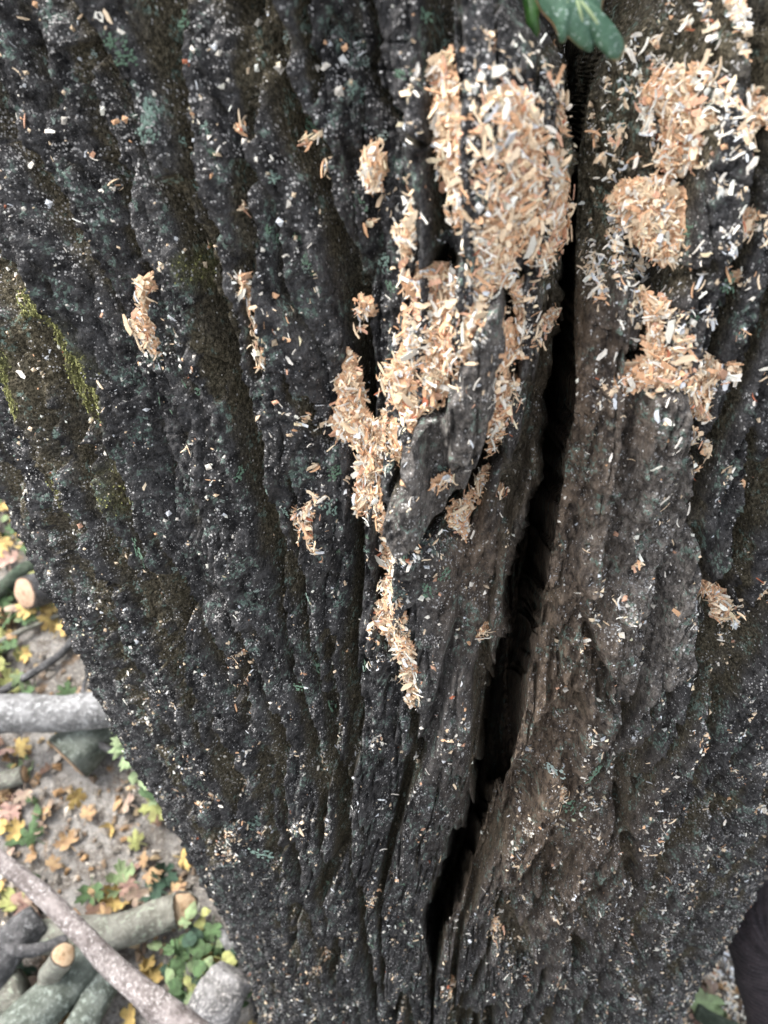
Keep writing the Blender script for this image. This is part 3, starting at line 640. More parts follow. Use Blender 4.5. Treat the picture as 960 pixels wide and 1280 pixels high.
for k_ in range(5):
    r = np.random.default_rng(50 + k_); V, F, c = [], [], 0
    for g_ in range(34):
        rr = r.random() ** .6; a = r.random() * 6.28; x, y = rr * math.cos(a) * (1 + .3 * math.sin(3 * a + k_)), rr * math.sin(a); s = r.uniform(.10, .24) * (1.1 - .4 * rr)
        ang = np.arange(6) / 6 * 6.283 + r.random(); ring = np.stack([x + s * np.cos(ang) * r.uniform(.6, 1.3, 6), y + s * np.sin(ang) * r.uniform(.6, 1.3, 6), r.uniform(-.05, .05, 6)], -1)
        V += list(ring) + [(x, y, s * r.uniform(.35, .7))]; F += [(c + i, c + (i + 1) % 6, c + 6) for i in range(6)]; c += 7
    me = mesh_np('lichen_patch', np.array(V), np.array(F), False); me.materials.append(M_LICH[0]); LT.append(me)
SPOTS = [(200, 135, 11, 0), (208, 158, 13, 0), (222, 178, 6, 0), (197, 196, 8, 0), (240, 236, 11, 0), (345, 95, 9, 0), (350, 70, 7, 2), (160, 50, 10, 1), (175, 68, 11, 1), (215, 26, 9, 1), (415, 630, 10, 0), (418, 590, 9, 1),
         (440, 262, 12, 1), (442, 120, 8, 0), (360, 170, 10, 1), (275, 375, 10, 1), (285, 402, 12, 1), (440, 110, 7, 0), (320, 1035, 14, 0), (335, 1060, 16, 0), (348, 1095, 14, 1), (310, 1028, 9, 0), (160, 690, 14, 1), (175, 680, 8, 0),
         (552, 568, 8, 0), (462, 484, 10, 1), (475, 505, 8, 1), (440, 470, 9, 1), (890, 715, 12, 1), (720, 1020, 13, 1), (690, 945, 9, 2), (735, 945, 10, 1), (540, 730, 10, 1), (557, 712, 8, 1), (620, 330, 12, 1), (605, 300, 9, 2), (650, 360, 9, 0), (530, 20, 9, 1), (545, 60, 8, 0), (510, 90, 7, 1),
         (868, 300, 10, 1), (860, 390, 8, 1), (905, 350, 9, 1), (930, 240, 9, 1), (195, 500, 6, 1), (245, 490, 8, 1), (270, 300, 6, 0), (395, 320, 8, 1), (370, 300, 7, 1), (480, 330, 9, 0), (490, 360, 8, 1), (470, 300, 6, 1), (340, 300, 6, 1), (110, 240, 5, 1), (50, 245, 6, 1), (300, 590, 8, 1), (275, 640, 6, 1), (385, 850, 8, 1), (400, 905, 9, 1), (290, 740, 6, 2)]
er = random.Random(5); EXTRA = [(er.uniform(60, 520), er.uniform(0, 1200), er.uniform(3, 7), er.choice([0, 1, 2])) for _ in range(110)]
EXTRA = [e for e in EXTRA if e[0] > (e[1] - 600) * .5 + 30]
tree_px = np.stack([flatU, flatV], -1)[topf]; tid = np.nonzero(topf)[0]
for (x, y, r_, mi) in SPOTS + EXTRA:
    d = np.abs(tree_px[:, 0] - x) + np.abs(tree_px[:, 1] - y); q = tid[int(np.argmin(d))]
    Nn = flatN[q]; pos = P.reshape(-1, 3)[q] - FOOT + Nn * .0004
    fr = frames(Nn[None], np.array([.15]))[0]; s = 1.25 * r_ * np.interp(y, [0, 640, 1280], [.00038, .00050, .00090])
    o = link('lichen_patch', random.choice(LT), trunk); M4 = Matrix.Identity(4)
    for a in range(3):
        for b in range(3): M4[a][b] = float(fr[a, b]) * s * (.7 if b == 0 else 1) * (.6 if b == 2 else 1)
        M4[a][3] = float(pos[a])
    o.matrix_local = M4; o.material_slots[0].link = 'OBJECT'; o.material_slots[0].material = M_LICH[mi]

# ------------------------------------------------------------------ logs and sticks on the ground
def log_material(name, a, b, c, sc=28):
    n = NT(name, .9, .15); f = n.noise(sc, 5, .7); g = n.noise(sc * 4, 4, .7, (1, 1, 1)); s = n.noise(sc * .4, 3, .6)
    col = n.mix(n.rng(f, .35, .65), a, b); col = n.mix(n.math('MULTIPLY', n.rng(g, .52, .64), n.rng(s, .35, .6)), col, c)
    n.color(col); n.bump(n.math('ADD', f, n.math('MULTIPLY', g, .5)), .008, .8); return n.m
ML = {'grey': log_material('bark_pale_grey', (.12, .118, .115), (.27, .268, .265), (.46, .46, .455)),
      'green': log_material('bark_lichen_green', (.075, .085, .070), (.17, .185, .160), (.30, .34, .30)),
      'olive': log_material('bark_olive', (.12, .115, .095), (.24, .235, .200), (.30, .34, .26)),
      'dark': log_material('bark_dark_stick', (.045, .045, .045), (.12, .115, .115), (.20, .20, .20)),
      'mossy': log_material('bark_mossy', (.035, .045, .032), (.085, .10, .075), (.10, .15, .10)),
      'pink': log_material('stripped_branch', (.13, .110, .103), (.30, .265, .252), (.55, .52, .50), 45),
      'speck': log_material('bark_speckled', (.13, .125, .12), (.30, .29, .285), (.66, .62, .58), 40)}
def cut_mat(name, a, b):
    n = NT(name, .85, .15); r = n.attr('rad'); f = n.noise(90, 4, .7)
    ring = n.math('SINE', n.math('MULTIPLY', n.math('ADD', r, n.math('MULTIPLY', f, .25)), 44.0))
    c = n.mix(n.rng(f, .35, .65), a, b); c = n.mix(n.math('MULTIPLY', n.rng(ring, -.2, 1), .45), c, tuple(x * .55 for x in a))
    c = n.mix(n.rng(r, .25, .0), c, tuple(x * .6 for x in a)); c = n.mix(n.rng(r, .86, .93), c, (.07, .055, .045)); n.color(c); n.bump(f, .004, .6); return n.m
M_CUT = cut_mat('cut_face_cream', (.36, .24, .14), (.52, .39, .26))
M_CUTP = cut_mat('cut_face_pink', (.42, .27, .18), (.56, .40, .29))

def tube(pts, rad, ns=18, seed=0, rough=.06, smooth_n=6):
    """bumpy tapered tube along a polyline (Catmull-Rom); returns V, F, end frames"""
    pts = [Vector(p) for p in pts]; m = len(pts); P_, R2 = [], []
    for i in range(m - 1):
        p0, p1, p2, p3 = pts[max(i - 1, 0)], pts[i], pts[i + 1], pts[min(i + 2, m - 1)]
        for k in range(smooth_n):
            t = k / smooth_n
            P_.append(.5 * ((2 * p1) + (p2 - p0) * t + (2 * p0 - 5 * p1 + 4 * p2 - p3) * t * t + (3 * p1 - p0 - 3 * p2 + p3) * t ** 3)); R2.append(rad[i] + (rad[i + 1] - rad[i]) * t)
    P_.append(pts[-1]); R2.append(rad[-1]); V, F = [], []; N = len(P_); ref = Vector((0, 0, 1)); fr = []
    for i, (p, r) in enumerate(zip(P_, R2)):
        tg = (P_[min(i + 1, N - 1)] - P_[max(i - 1, 0)]).normalized(); a = tg.cross(ref)
        if a.length < .1: a = tg.cross(Vector((1, 0, 0)))
        a.normalize(); b = a.cross(tg); fr.append((p, tg, a, b, r))
        th = np.arange(ns) / ns * 2 * np.pi
        nz = 1 + rough * (perlin2(np.cos(th) * 1.5 + seed, np.sin(th) * 1.5 + i * .22 + seed * 3, 201) + .6 * perlin2(np.cos(th) * 4 + seed, np.sin(th) * 4 + i * .7, 203))
        for t, q in zip(th, nz): V.append(p + (a * math.cos(t) + b * math.sin(t)) * (r * float(q)))
    for i in range(N - 1):
        for j in range(ns): F.append((i * ns + j, i * ns + (j + 1) % ns, (i + 1) * ns + (j + 1) % ns, (i + 1) * ns + j))
    return np.array([tuple(v) for v in V]), np.array(F), fr, ns
def log(name, pts, rad, mat, label, cut=(1, 1), cutmat=None, group=None, ns=22, rough=.13, seed=None):
    seed = random.random() * 50 if seed is None else seed
    V, F, fr, ns = tube(pts, rad, ns, seed, rough); org = V[:, :].mean(0); org[2] = V[:, 2].min()
    t = empty(name, org); tag(t, label, 'branch' if max(rad) < .03 else 'log', group)
    link('bark', mesh_np('log_bark', V - org, F, True, None, ML[mat]), t)
    for end, on in zip((0, 1), cut):
        ring = V[:ns] if end == 0 else V[-ns:]; p, tg = (fr[0][0], -fr[0][1]) if end == 0 else (fr[-1][0], fr[-1][1])
        c = np.array(p + tg * .004)[None]; inner = ring * .9 + np.array(p)[None] * .1 + np.array(tg)[None] * .003
        VV = np.concatenate([ring, inner, c]) - org; FF = []
        for j in range(ns):
            k2 = (j + 1) % ns; a = [(j, k2, ns + j), (k2, ns + k2, ns + j), (ns + j, ns + k2, 2 * ns)]
            FF += a if end == 1 else [x[::-1] for x in a]
        radl = np.concatenate([np.ones(ns), np.full(ns, .9), [0.]])
        link('cut_end' if on else 'broken_end', mesh_np('cut_end', VV, np.array(FF), True, {'rad': radl}, (cutmat or M_CUT) if on else ML[mat]), t)
    return t
G = ground_at
log('fallen_log', [G(-140, 905, .17), G(-20, 893, .165), G(70, 892, .16), G(160, 884, .155), G(330, 870, .15)], [.042, .041, .040, .039, .036], 'grey', 'smooth pale grey log lying level behind the trunk', (0, 0))
log('fallen_log', [G(84, 948, .075), G(112, 920, .075), G(175, 850, .075), G(260, 760, .07)], [.058, .058, .056, .052], 'green', 'short green-grey log with its brown cut end under the pale grey log', (1, 0))
log('dead_twig', [G(60, 900, .13), G(95, 914, .12), G(142, 940, .09), G(200, 975, .04)], [.007, .008, .009, .006], 'dark', 'dark twig poking out from under the pale grey log', (0, 0), ns=10)
log('dead_twig', [G(103, 872, .10), G(108, 848, .06), G(130, 820, .02)], [.006, .005, .004], 'dark', 'short dark twig standing up above the pale grey log', (0, 0), ns=8)
log('dead_twig', [G(-60, 905, .03), G(0, 866, .03), G(40, 842, .03), G(75, 818, .03), G(98, 792, .03), G(150, 740, .03)], [.010, .011, .010, .010, .009, .007], 'dark', 'long grey forked stick on dusty soil above the pale log', (0, 0), ns=10)
log('dead_twig', [G(-50, 830, .02), G(0, 802, .03), G(40, 783, .03), G(84, 764, .03), G(140, 735, .02)], [.006, .007, .007, .006, .005], 'olive', 'thin straight twig among yellow leaves', (0, 0), ns=8)
log('fallen_branch', [G(-60, 775, .03), G(0, 738, .04), G(25, 716, .04), G(52, 700, .04), G(110, 660, .04)], [.022, .021, .020, .019, .018], 'mossy', 'dark mossy branch among yellow and green leaves', (0, 0), ns=12)
log('fallen_log', [G(31, 741, .10), G(31, 741, .10) + Vector((.06, .07, -.055)), G(31, 741, .10) + Vector((.22, .2, -.08))], [.042, .041, .040], 'dark', 'dark log end with a round pinkish cut face among leaves', (1, 0), M_CUTP)
log('weathered_branch', [G(-90, 985, .30), G(-10, 1066, .31), G(60, 1125, .31), G(110, 1175, .31), G(150, 1218, .30), G(215, 1268, .30), G(300, 1330, .28)], [.012, .0135, .016, .0175, .019, .020, .018], 'pink', 'long weathered reddish-grey branch lying across the logs', (0, 0), rough=.14)
log('dead_twig', [G(150, 1225, .27), G(190, 1268, .255), G(235, 1310, .25)], [.010, .012, .010], 'pink', 'thin strip of stripped wood alongside the weathered branch', (0, 0), ns=8, rough=.2)
log('fallen_log', [G(228, 1137, .062), G(224, 1138, .055), G(195, 1146, .055), G(150, 1164, .055), G(112, 1168, .055), G(40, 1172, .05)], [.033, .033, .032, .033, .033, .032], 'olive', 'curved olive-grey log with a pale cut end on bare soil', (1, 0))
log('fallen_log', [G(128, 1190, .055), G(88, 1225, .06), G(22, 1290, .065), G(-50, 1370, .07)], [.037, .040, .043, .045], 'green', 'thick lichen-green log in the pile under the weathered branch', (0, 0), rough=.08)
log('fallen_log', [G(140, 1212, .055), G(115, 1258, .055), G(88, 1310, .055), G(50, 1380, .055)], [.027, .029, .031, .031], 'green', 'slimmer green-grey log pressed beside the thick lichen-green log', (0, 0))
log('fallen_branch', [G(79, 1194, .17), G(72, 1205, .13), G(62, 1222, .08)], [.021, .022, .023], 'olive', 'branch stub with an oval cream cut end beside the log pile', (1, 0))
log('fallen_log', [G(48, 1148, .08), G(18, 1176, .085), G(-20, 1225, .09), G(-60, 1290, .09)], [.032, .036, .038, .04], 'dark', 'dark grey-brown log at the outer edge of the log pile', (0, 0))
log('fallen_log', [G(30, 1235, .055), G(0, 1252, .055), G(-60, 1280, .055)], [.038, .04, .042], 'olive', 'brownish log low in the pile beside the thick lichen-green log', (0, 0))
log('dead_twig', [G(8, 1180, .17), G(22, 1188, .17), G(50, 1186, .16), G(82, 1174, .15)], [.010, .011, .011, .009], 'dark', 'crooked dark twig lying over the dark grey-brown log', (0, 0), ns=9)
log('fallen_log', [G(292, 1216, .14), G(280, 1240, .13), G(262, 1275, .10), G(235, 1330, .05)], [.036, .042, .048, .052], 'speck', 'speckled grey stump of a branch at the foot of the trunk', (0, 0), rough=.14)
log('dead_twig', [G(273, 1160, .05), G(284, 1178, .05), G(304, 1202, .04)], [.009, .010, .009], 'grey', 'short pale stick among green leaves near the trunk foot', (0, 0), ns=9)
log('fallen_log', [G(30, 968, .045), G(5, 975, .04), G(-40, 985, .04)], [.020, .02, .02], 'olive', 'small log with a cream cut end among fallen leaves', (1, 0), ns=12)
log('dead_twig', [G(872, 1264, .05), G(900, 1280, .05), G(960, 1300, .05)], [.014, .014, .012], 'mossy', 'short dark stick on pale ground beside the trouser leg', (0, 0), ns=9)

# ------------------------------------------------------------------ fallen leaves and small plants
def leaf_mesh(kind, seed):
    r = random.Random(seed); pts = []
    if kind == 'maple':
        half = [(0, 1.0), (.07, .84), (.19, .86), (.17, .68), (.16, .47), (.34, .62), (.44, .76), (.50, .62), (.74, .68), (.63, .47), (.68, .34), (.42, .25), (.54, .12), (.68, .08), (.53, -.07), (.40, -.18), (.20, -.13)]
        out = half + [(.02, .0)] + [(-x, y) for x, y in half[:0:-1]]
    else:
        half = [(0, 1.0), (.12, .86), (.27, .72), (.36, .55), (.44, .38), (.43, .2), (.36, .05), (.24, -.08), (.10, -.12)]
        out = half + [(0, -.04)] + [(-x, y) for x, y in half[:0:-1]]
    wx_ = r.uniform(.8, 1.1); out = [((x + r.gauss(0, .018)) * wx_, y - .3 + r.gauss(0, .018)) for x, y in out]
    pts = [(math.atan2(x, y), math.hypot(x, y)) for x, y in out]
    c1, c2, c3 = r.uniform(-.35, .75), r.uniform(-.35, .6), r.uniform(0, 6)
    def zf(x, y): return c1 * x * x + c2 * y * y + .10 * math.sin(3 * x + c3) + .08 * math.sin(4 * y + c3) - .05 * abs(x)
    V = [(0, 0, zf(0, 0))]
    for a, L in pts:
        x, y = L * math.sin(a), L * math.cos(a); V.append((x * .5, y * .5, zf(x * .5, y * .5)))
    for a, L in pts:
        x, y = L * math.sin(a), L * math.cos(a); V.append((x, y, zf(x, y)))
    n_ = len(pts); F = []
    for i in range(n_):
        j = (i + 1) % n_; F += [(0, 1 + j, 1 + i), (1 + i, 1 + j, 1 + n_ + j), (1 + i, 1 + n_ + j, 1 + n_ + i)]
    # petiole
    b = len(V); V += [(-.02, 0, zf(0, 0)), (.02, 0, zf(0, 0)), (.015, -.9, -.05), (-.015, -.9, -.05)]; F += [(b, b + 1, b + 2), (b, b + 2, b + 3)]
    V = np.array(V) * .62; F = np.array(F)[:, ::-1]
    # thickness
    V2 = V - [0, 0, .012]; F2 = F[:, ::-1] + len(V)
    return mesh_np('leaf', np.concatenate([V, V2]), np.concatenate([F, F2]), True)
LEAFC0 = {'yellow': (.62, .42, .035), 'orange': (.50, .30, .09), 'tan': (.44, .31, .19), 'green': (.085, .19, .045), 'pale green': (.26, .40, .13), 'yellow-green': (.38, .42, .06), 'brown': (.20, .105, .05), 'pinkish': (.50, .29, .19), 'dark green': (.035, .10, .05)}
LEAFC = {k_: tuple(.70 * x + .30 * (.30 * c_[0] + .5 * c_[1] + .2 * c_[2]) for x in c_) for k_, c_ in LEAFC0.items()}
M_LEAF = {}
for nm, c in LEAFC.items():
    n = NT('leaf_' + nm.replace(' ', '_').replace('-', '_'), .6, .3); f = n.noise(4, 4, .6); g = n.noise(20, 3, .6)
    n.color(n.mix(n.rng(f, .35, .68), c, tuple(x * q for x, q in zip(c, (.62, .55, .6))))); n.bump(g, .01, .5)
    n.b.inputs['Transmission Weight'].default_value = 0; M_LEAF[nm] = n.m
LM_MAPLE = [leaf_mesh('maple', s) for s in range(6)]; LM_OVAL = [leaf_mesh('oval', s) for s in range(20, 24)]
for me in LM_MAPLE + LM_OVAL: me.materials.append(M_LEAF['yellow'])
def put_leaf(me, loc, size, col, parent=None, tilt=.35, name='fallen_leaf', n_up=None):
    o = link(name, me, parent); o.location = loc
    o.rotation_euler = (random.gauss(0, tilt), random.gauss(0, tilt), random.random() * 6.28)
    o.scale = (size, size, size); o.material_slots[0].link = 'OBJECT'; o.material_slots[0].material = M_LEAF[col]; return o
def leaf_label(col, kind, x, y, size):
    where = ('beside the mossy branch' if y < 780 else 'around the thin twigs above the pale log' if y < 880 else 'on soil between pale log and weathered branch' if y < 1090 else 'around the curved olive-grey log' if y < 1190 else 'at the log pile below the weathered branch')
    if x > 500: where = 'on the pale ground beside the trouser leg'
    sz = 'small ' if size < .048 else 'large ' if size > .07 else ''
    return f"{sz}{col} {'maple' if kind == 'maple' else 'rounded'} leaf fallen {where}"
def drop(x, y, size, col, kind='maple', h=.012, tilt=.3):
    g = G(x, y, h); g.z = gz(g.x, g.y) + h
    o = put_leaf(random.choice(LM_MAPLE if kind == 'maple' else LM_OVAL), g, size, col, None, tilt)
    lb = leaf_label(col, kind, x, y, size); tag(o, lb, 'leaf', lb); return o
KEY = [(97, 1000, .07, 'yellow'), (42, 1047, .075, 'green'), (20, 1127, .10, 'yellow-green'), (40, 1140, .10, 'pinkish'), (28, 935, .07, 'yellow'), (26, 962, .085, 'pale green'), (8, 940, .08, 'pinkish'), (115, 1118, .075, 'green'),
       (138, 1122, .075, 'yellow'), (152, 1100, .09, 'pale green'), (130, 1145, .06, 'orange'), (152, 1132, .06, 'yellow'), (232, 1072, .065, 'yellow'), (170, 1052, .055, 'yellow-green'), (112, 1018, .055, 'orange'), (22, 1040, .06, 'yellow'),
       (16, 1018, .075, 'pinkish'), (190, 1095, .06, 'orange'), (206, 1092, .075, 'dark green'), (193, 1110, .08, 'dark green'), (188, 1212, .075, 'yellow'), (183, 1205, .05, 'yellow'), (258, 1198, .075, 'yellow'), (222, 1110, .06, 'orange'),
       (60, 1160, .06, 'orange'), (50, 1172, .07, 'green'), (30, 1212, .06, 'dark green'), (22, 1226, .06, 'green'), (82, 1270, .07, 'yellow'), (76, 1275, .05, 'orange'), (160, 1270, .06, 'yellow'), (102, 964, .04, 'tan'), (68, 1080, .05, 'orange'),
       (180, 1075, .05, 'orange'), (160, 1110, .06, 'pinkish'), (172, 1120, .06, 'tan'), (10, 1275, .07, 'yellow'), (48, 1228, .07, 'tan'), (120, 1140, .06, 'brown'), (60, 1018, .05, 'orange'), (35, 1000, .06, 'tan'), (10, 990, .06, 'orange'),
       (878, 1258, .10, 'pale green'), (884, 1240, .05, 'tan'), (893, 1272, .05, 'pale green'), (870, 1272, .05, 'pinkish')]
for x, y, s, c in KEY: drop(x, y, s * .88, c, 'maple', .016, .42)
for i in range(150):                         # crowded corner around the mossy branch
    y = random.uniform(590, 875); x = random.uniform(-40, 30 + (y - 600) * .52)
    if y > 790 and x > 60 and random.random() < .8: continue
    c = random.choices(['yellow', 'orange', 'green', 'pale green', 'yellow-green', 'tan', 'brown', 'pinkish'], [.24, .16, .16, .08, .12, .12, .06, .06])[0]
    drop(x, y, random.uniform(.04, .085), c, random.choice(['maple', 'maple', 'oval']), random.uniform(.006, .04), .45)
for i in range(64):
    y = random.uniform(900, 1290); x = random.uniform(-30, 60) if random.random() < .55 else random.uniform(0, 140 + (y - 880) * .48)
    c = random.choices(['yellow', 'orange', 'green', 'tan', 'brown', 'pinkish'], [.13, .22, .07, .3, .14, .14])[0]
    drop(x, y, random.uniform(.025, .065), c, random.choice(['maple', 'maple', 'oval']), random.uniform(.005, .02), .4)
# litter nobody could count
B = Batch(); n_ = 9000
vx, vy = RNG.uniform(-1.6, 1.1, n_), RNG.uniform(-.7, 1.9, n_); keep = fbm2(vx * 2.4, vy * 2.4, 3, 301) > -.25; vx, vy = vx[keep], vy[keep]; n_ = len(vx)
pos = np.stack([vx, vy, ground_h(vx, vy) + .004], -1); L = RNG.uniform(.006, .026, n_)
lc = np.array([(.30, .22, .15), (.38, .29, .18), (.20, .15, .11), (.52, .47, .40), (.20, .18, .155), (.30, .19, .10)])[RNG.integers(0, 6, n_)] * RNG.uniform(.7, 1.2, (n_, 1))
B.add(*scatter_mesh(SP_T, pos, frames(np.tile([[0, 0, 1.]], (n_, 1)), np.full(n_, .3)), L, L * RNG.uniform(.3, .9, n_), lc))
tag(B.build('leaf_litter', M_MOSS), 'brown and grey crumbs of leaf litter scattered over the soil', 'leaf litter', kind='stuff')

B = Batch(); n_ = 1800; gc = G(882, 1245)  # pale chips added to brighten the ground that the trunk and leg shade
vx, vy = gc.x + RNG.normal(0, .10, n_), gc.y + RNG.normal(0, .10, n_)
pos = np.stack([vx, vy, ground_h(vx, vy) + RNG.uniform(.001, .008, n_)], -1); L = RNG.uniform(.005, .016, n_); ti = RNG.integers(0, 8, n_); up = np.tile([[0, 0, 1.]], (n_, 1)); fr = frames(up, np.full(n_, .3)); col = pick_cols(n_, WH)
for t in range(8):
    q = ti == t; B.add(*scatter_mesh(CT[t], pos[q], fr[q], L[q], L[q] * 1.3, col[q]))
tag(B.build('sawdust', M_CHIP_ATTR), 'pale sawdust added to brighten the shaded ground between the trunk and the trouser leg', 'sawdust', kind='stuff')
M_STEM = log_material('plant_stem', (.06, .09, .03), (.12, .16, .05), (.16, .20, .08), 60)
def plant(base, leaves, label):
    b = base.copy(); b.z = gz(b.x, b.y); t = empty('seedling', b); tag(t, label, 'plant', None)
    for p, s, c, k in leaves:
        d = p - b; V, F, fr, ns = tube([Vector((0, 0, 0)), d * .5 + Vector((0, 0, .01)), d], [.0022, .0018, .0012], 6, 1, .02, 4)
        st = link('stem', mesh_np('stem', V, F, True, None, M_STEM), t)
        put_leaf(random.choice(LM_MAPLE if k == 'maple' else LM_OVAL), d, s, c, st, .3, 'leaf')
plant(G(182, 985), [(G(158, 918, .20), .085, 'pale green', 'maple'), (G(166, 938, .18), .11, 'pale green', 'maple'), (G(180, 962, .16), .10, 'pale green', 'maple'), (G(190, 985, .10), .08, 'green', 'oval'), (G(196, 1010, .05), .08, 'yellow-green', 'maple'), (G(176, 978, .12), .07, 'pale green', 'oval'), (G(200, 990, .08), .08, 'pale green', 'maple')], 'bright green leafy seedling hugging the trunk below the pale log')
for i, (x, y) in enumerate([(240, 1160), (222, 1190), (232, 1225), (272, 1190), (255, 1235), (300, 1230)]):
    lv = []
    for k in range(11):
        lv.append((G(x + random.gauss(0, 17), y + random.gauss(0, 15), random.uniform(.02, .10)), random.uniform(.028, .052), random.choices(['green', 'pale green', 'yellow-green', 'dark green'], [.5, .16, .16, .18])[0], random.choice(['oval', 'oval', 'maple'])))
    plant(G(x, y), lv, ['small green seedling beside the cut end of the curved olive log', 'small green seedling on bare soil below the curved olive log', 'small green seedling beside the weathered branch', 'small green seedling under the short pale stick', 'small green seedling by the speckled stump', 'small green seedling between the speckled stump and the trunk'][i])

# ------------------------------------------------------------------ lobed leaf hanging into the fork
def bark_leaf(outline, dist, name, label, cA, cB, cV, centre, bulge, rim):
    pts3 = []
    c = along(*centre, dist); nrm = -ray(*centre)
    ts = Vector((0, .35, 1)); nrm = (nrm * .8 + ts * .35).normalized()
    def onp(px, py):
        d = ray(px, py); return CAMP + d * ((c - CAMP).dot(nrm) / d.dot(nrm))
    ex = nrm.cross(Vector((0, 1, 0))).normalized(); ey = nrm.cross(ex)
    m = len(outline); dense = []
    for i in range(m):
        p0, p1, p2, p3 = [np.array(outline[(i + k) % m], float) for k in (-1, 0, 1, 2)]
        for t in (0, .25, .5, .75): dense.append(.5 * (2 * p1 + (p2 - p0) * t + (2 * p0 - 5 * p1 + 4 * p2 - p3) * t * t + (3 * p1 - p0 - 3 * p2 + p3) * t ** 3))
    rings = [1.0, .93, .8, .62, .42, .2]; V, E = [], []
    for rg in rings:
        for q in dense:
            a = np.array(centre) + (q - np.array(centre)) * rg; p = onp(*a); rr = (p - c).length
            V.append(p + nrm * (bulge * max(0, 1 - (rr / .045) ** 2) + .0007 * math.sin(a[0] * .11) * rg - .004 * rg ** 4)); E.append(rg)
    n_ = len(dense); F = []
    for k in range(len(rings) - 1):
        for i in range(n_): F.append((k * n_ + i, k * n_ + (i + 1) % n_, (k + 1) * n_ + (i + 1) % n_, (k + 1) * n_ + i))
    V.append(c + nrm * bulge); E.append(0); ci = len(V) - 1; V = np.array([tuple(v) for v in V])
    tri = [(a, b, d) for a, b, c_, d in F] + [(b, c_, d) for a, b, c_, d in F] + [((len(rings) - 1) * n_ + i, (len(rings) - 1) * n_ + (i + 1) % n_, ci) for i in range(n_)]
    org = np.array(c)
    t = empty(name, org); tag(t, label, 'leaf')
    me = mesh_np('blade', V - org, np.array(tri), True, {'edge': np.array(E)})
    n = NT(name + '_blade', .45, .4); e = n.attr('edge'); f = n.noise(130, 4, .7); s = n.noise(620, 4, .75); g = n.noise(60, 3, .6)
    col = n.mix(n.rng(f, .35, .65), cA, cB)
    col = n.mix(n.math('MULTIPLY', n.rng(s, .56, .66), .75), col, cV)
    col = n.mix(n.math('MULTIPLY', n.rng(e, .95, 1.0), n.rng(g, .4, .6)), col, rim)
    n.color(col); n.bump(f, .0012, .6); me.materials.append(n.m)
    o = link('blade', me, t); md = o.modifiers.new('thick', 'SOLIDIFY'); md.thickness = .0006
    return t, onp, nrm, org, bulge
LEAF1 = [(664, -30), (666, -8), (676, 16), (690, 34), (696, 47), (700, 57), (706, 56), (709, 50), (716, 55), (728, 63), (738, 66), (742, 61), (742, 57), (750, 65), (764, 76), (774, 76), (781, 64), (780, 50), (768, 38), (756, 28), (752, 10), (762, -14), (768, -40), (740, -62), (712, -78), (684, -66)]
t1, onp, nr, org, bl = bark_leaf(LEAF1, .315, 'lobed_leaf', 'dark green lobed leaf with dusty surface hanging over the top of the split', (.022, .062, .034), (.048, .105, .062), (.36, .44, .40), (716, -4), .006, (.42, .22, .10))
for a, b, w in (((712, -70), (716, 0), .0011), ((716, 0), (768, 68), .0007), ((716, -2), (734, 58), .0007), ((712, -10), (702, 50), .0006), ((714, -30), (672, 0), .0006), ((714, -30), (758, -20), .0006)):
    pA, pB = onp(*a) + nr * (bl * .8), onp(*b) + nr * (-.0002); pm = (pA + pB) / 2 + nr * .0030
    V, F, fr, ns = tube([pA, pm, pB], [w, w * .8, w * .35], 6, 2, .02, 5); link('vein', mesh_np('vein', V - org, F, True, None, M_LEAF['pale green']), t1.children[0])
pA = onp(712, -70) + nr * .003; V, F, fr, ns = tube([pA, pA + Vector((.0, .01, .02)), pA + Vector((.0, .09, .04))], [.0012, .0012, .0014], 7, 2, .02, 6)
link('stalk', mesh_np('stalk', V - org, F, True, None, M_STEM), t1)
LEAF2 = [(652, -10), (656, 14), (659, 34), (664, 43), (671, 44), (675, 34), (674, 18), (676, 2), (672, -22), (660, -26)]
t2, onp, nr, org, bl = bark_leaf(LEAF2, .345, 'small_leaf', 'small bright green leaf half hidden behind the lobed leaf', (.02, .065, .012), (.035, .10, .018), (.12, .2, .07), (665, 10), .002, (.40, .40, .05))
V, F, fr, ns = tube([onp(664, -20), onp(668, -45) + Vector((0, .02, 0)), onp(672, -60) + Vector((0, .08, 0))], [.001, .001, .0012], 6, 2, .02, 6); link('stalk', mesh_np('stalk', V - org, F, True, None, M_STEM), t2)

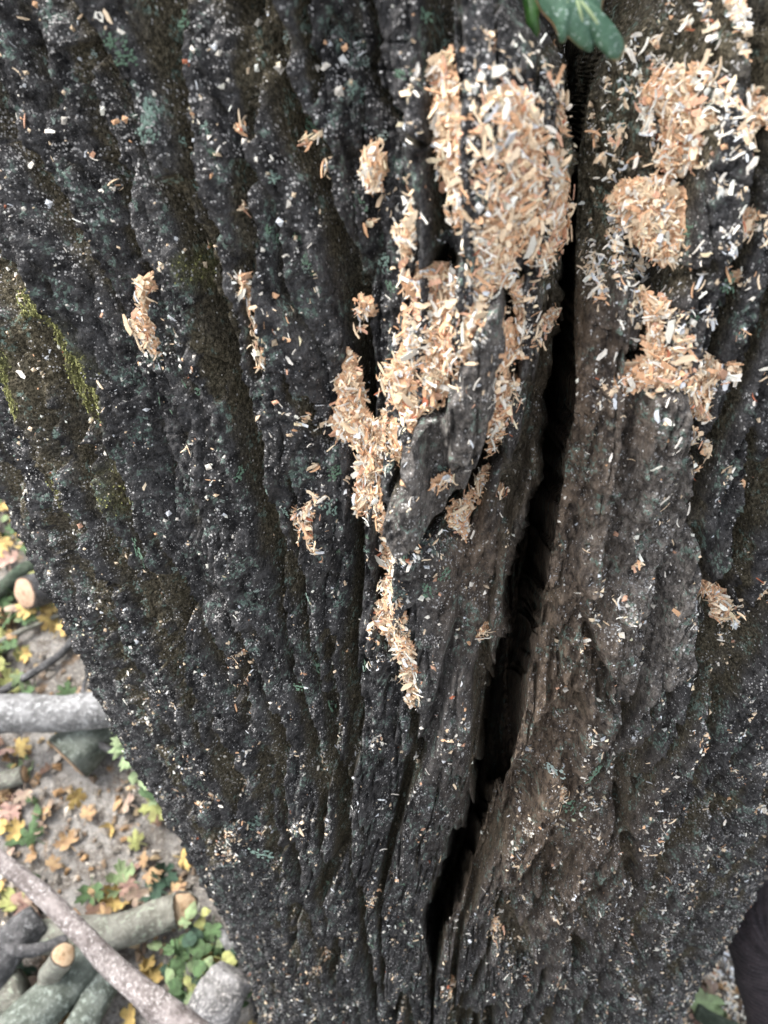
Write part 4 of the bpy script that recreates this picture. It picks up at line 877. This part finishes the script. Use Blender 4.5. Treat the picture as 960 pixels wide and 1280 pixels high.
# ------------------------------------------------------------------ person: bent leg in dark ribbed trousers
knee = along(962, 1156, 1.46); foot = G(972, 1410, .0)
def leg_point(px, py, d): return along(px, py, d)
hip = knee + Vector((.46, -.10, .10))
ank = Vector((foot.x, foot.y, .09))
prof = [(hip + Vector((.03, -.006, .006)), .004), (hip + Vector((.022, -.005, .004)), .07), (hip, .095), (knee.lerp(hip, .55), .078), (knee.lerp(hip, .16) + Vector((0, 0, .012)), .062), (knee, .058), (knee.lerp(ank, .22) + Vector((-.006, .0, 0)), .055), (knee.lerp(ank, .5), .054), (knee.lerp(ank, .85), .046), (ank, .045)]
V, F, fr, ns = tube([p for p, r in prof], [r for p, r in prof], 40, 5, .05, 12)
# folds and fine knit ribs round the limb
org = np.array(foot); N = len(fr); th = np.tile(np.arange(ns), N)
uvx = np.repeat(np.arange(N) / N, ns); 
n = NT('dark_knit', .8, .08); n.b.inputs['Sheen Weight'].default_value = .03; n.b.inputs['Sheen Roughness'].default_value = .4
wv_ = n.attr('rib'); sn = n.math('SINE', n.math('MULTIPLY', wv_, 6.2832 * 120)); nz = n.noise(60, 4, .6); nf = n.noise(400, 3, .7)
c = n.mix(n.rng(nz, .35, .65), (.022, .019, .021), (.042, .034, .037)); c = n.mix(n.math('MULTIPLY', n.rng(sn, -.2, 1), .35), c, (.050, .046, .052)); c = n.mix(n.math('MULTIPLY', n.rng(nf, .62, .70), .5), c, (.28, .25, .25)); n.color(c)
n.bump(n.math('ADD', sn, n.math('MULTIPLY', nz, 2.0)), .0006, .7)
rib = np.repeat(np.arange(N) / (N - 1), ns) + .004 * np.sin(th / ns * 6.283 * 2)
person = empty('person', foot); tag(person, "person's bent leg in dark ribbed trousers beside the trunk", 'person')
link('trouser_leg', mesh_np('trouser_leg', V - org, F, True, {'rib': rib}, n.m), person)
n = NT('boot_rubber', .6, .3); n.color((.02, .018, .016)); M_BOOT = n.m
Vb, Fb, fb, ns2 = tube([ank + Vector((0, 0, .10)), ank + Vector((0, 0, .03)), ank + Vector((-.01, .02, -.035)), ank + Vector((.01, .07, -.045)), ank + Vector((.02, .125, -.052)), ank + Vector((.022, .15, -.058))], [.049, .052, .052, .048, .042, .012], 24, 3, .03, 6)
link('boot', mesh_np('boot', Vb - org, Fb, True, None, M_BOOT), person)
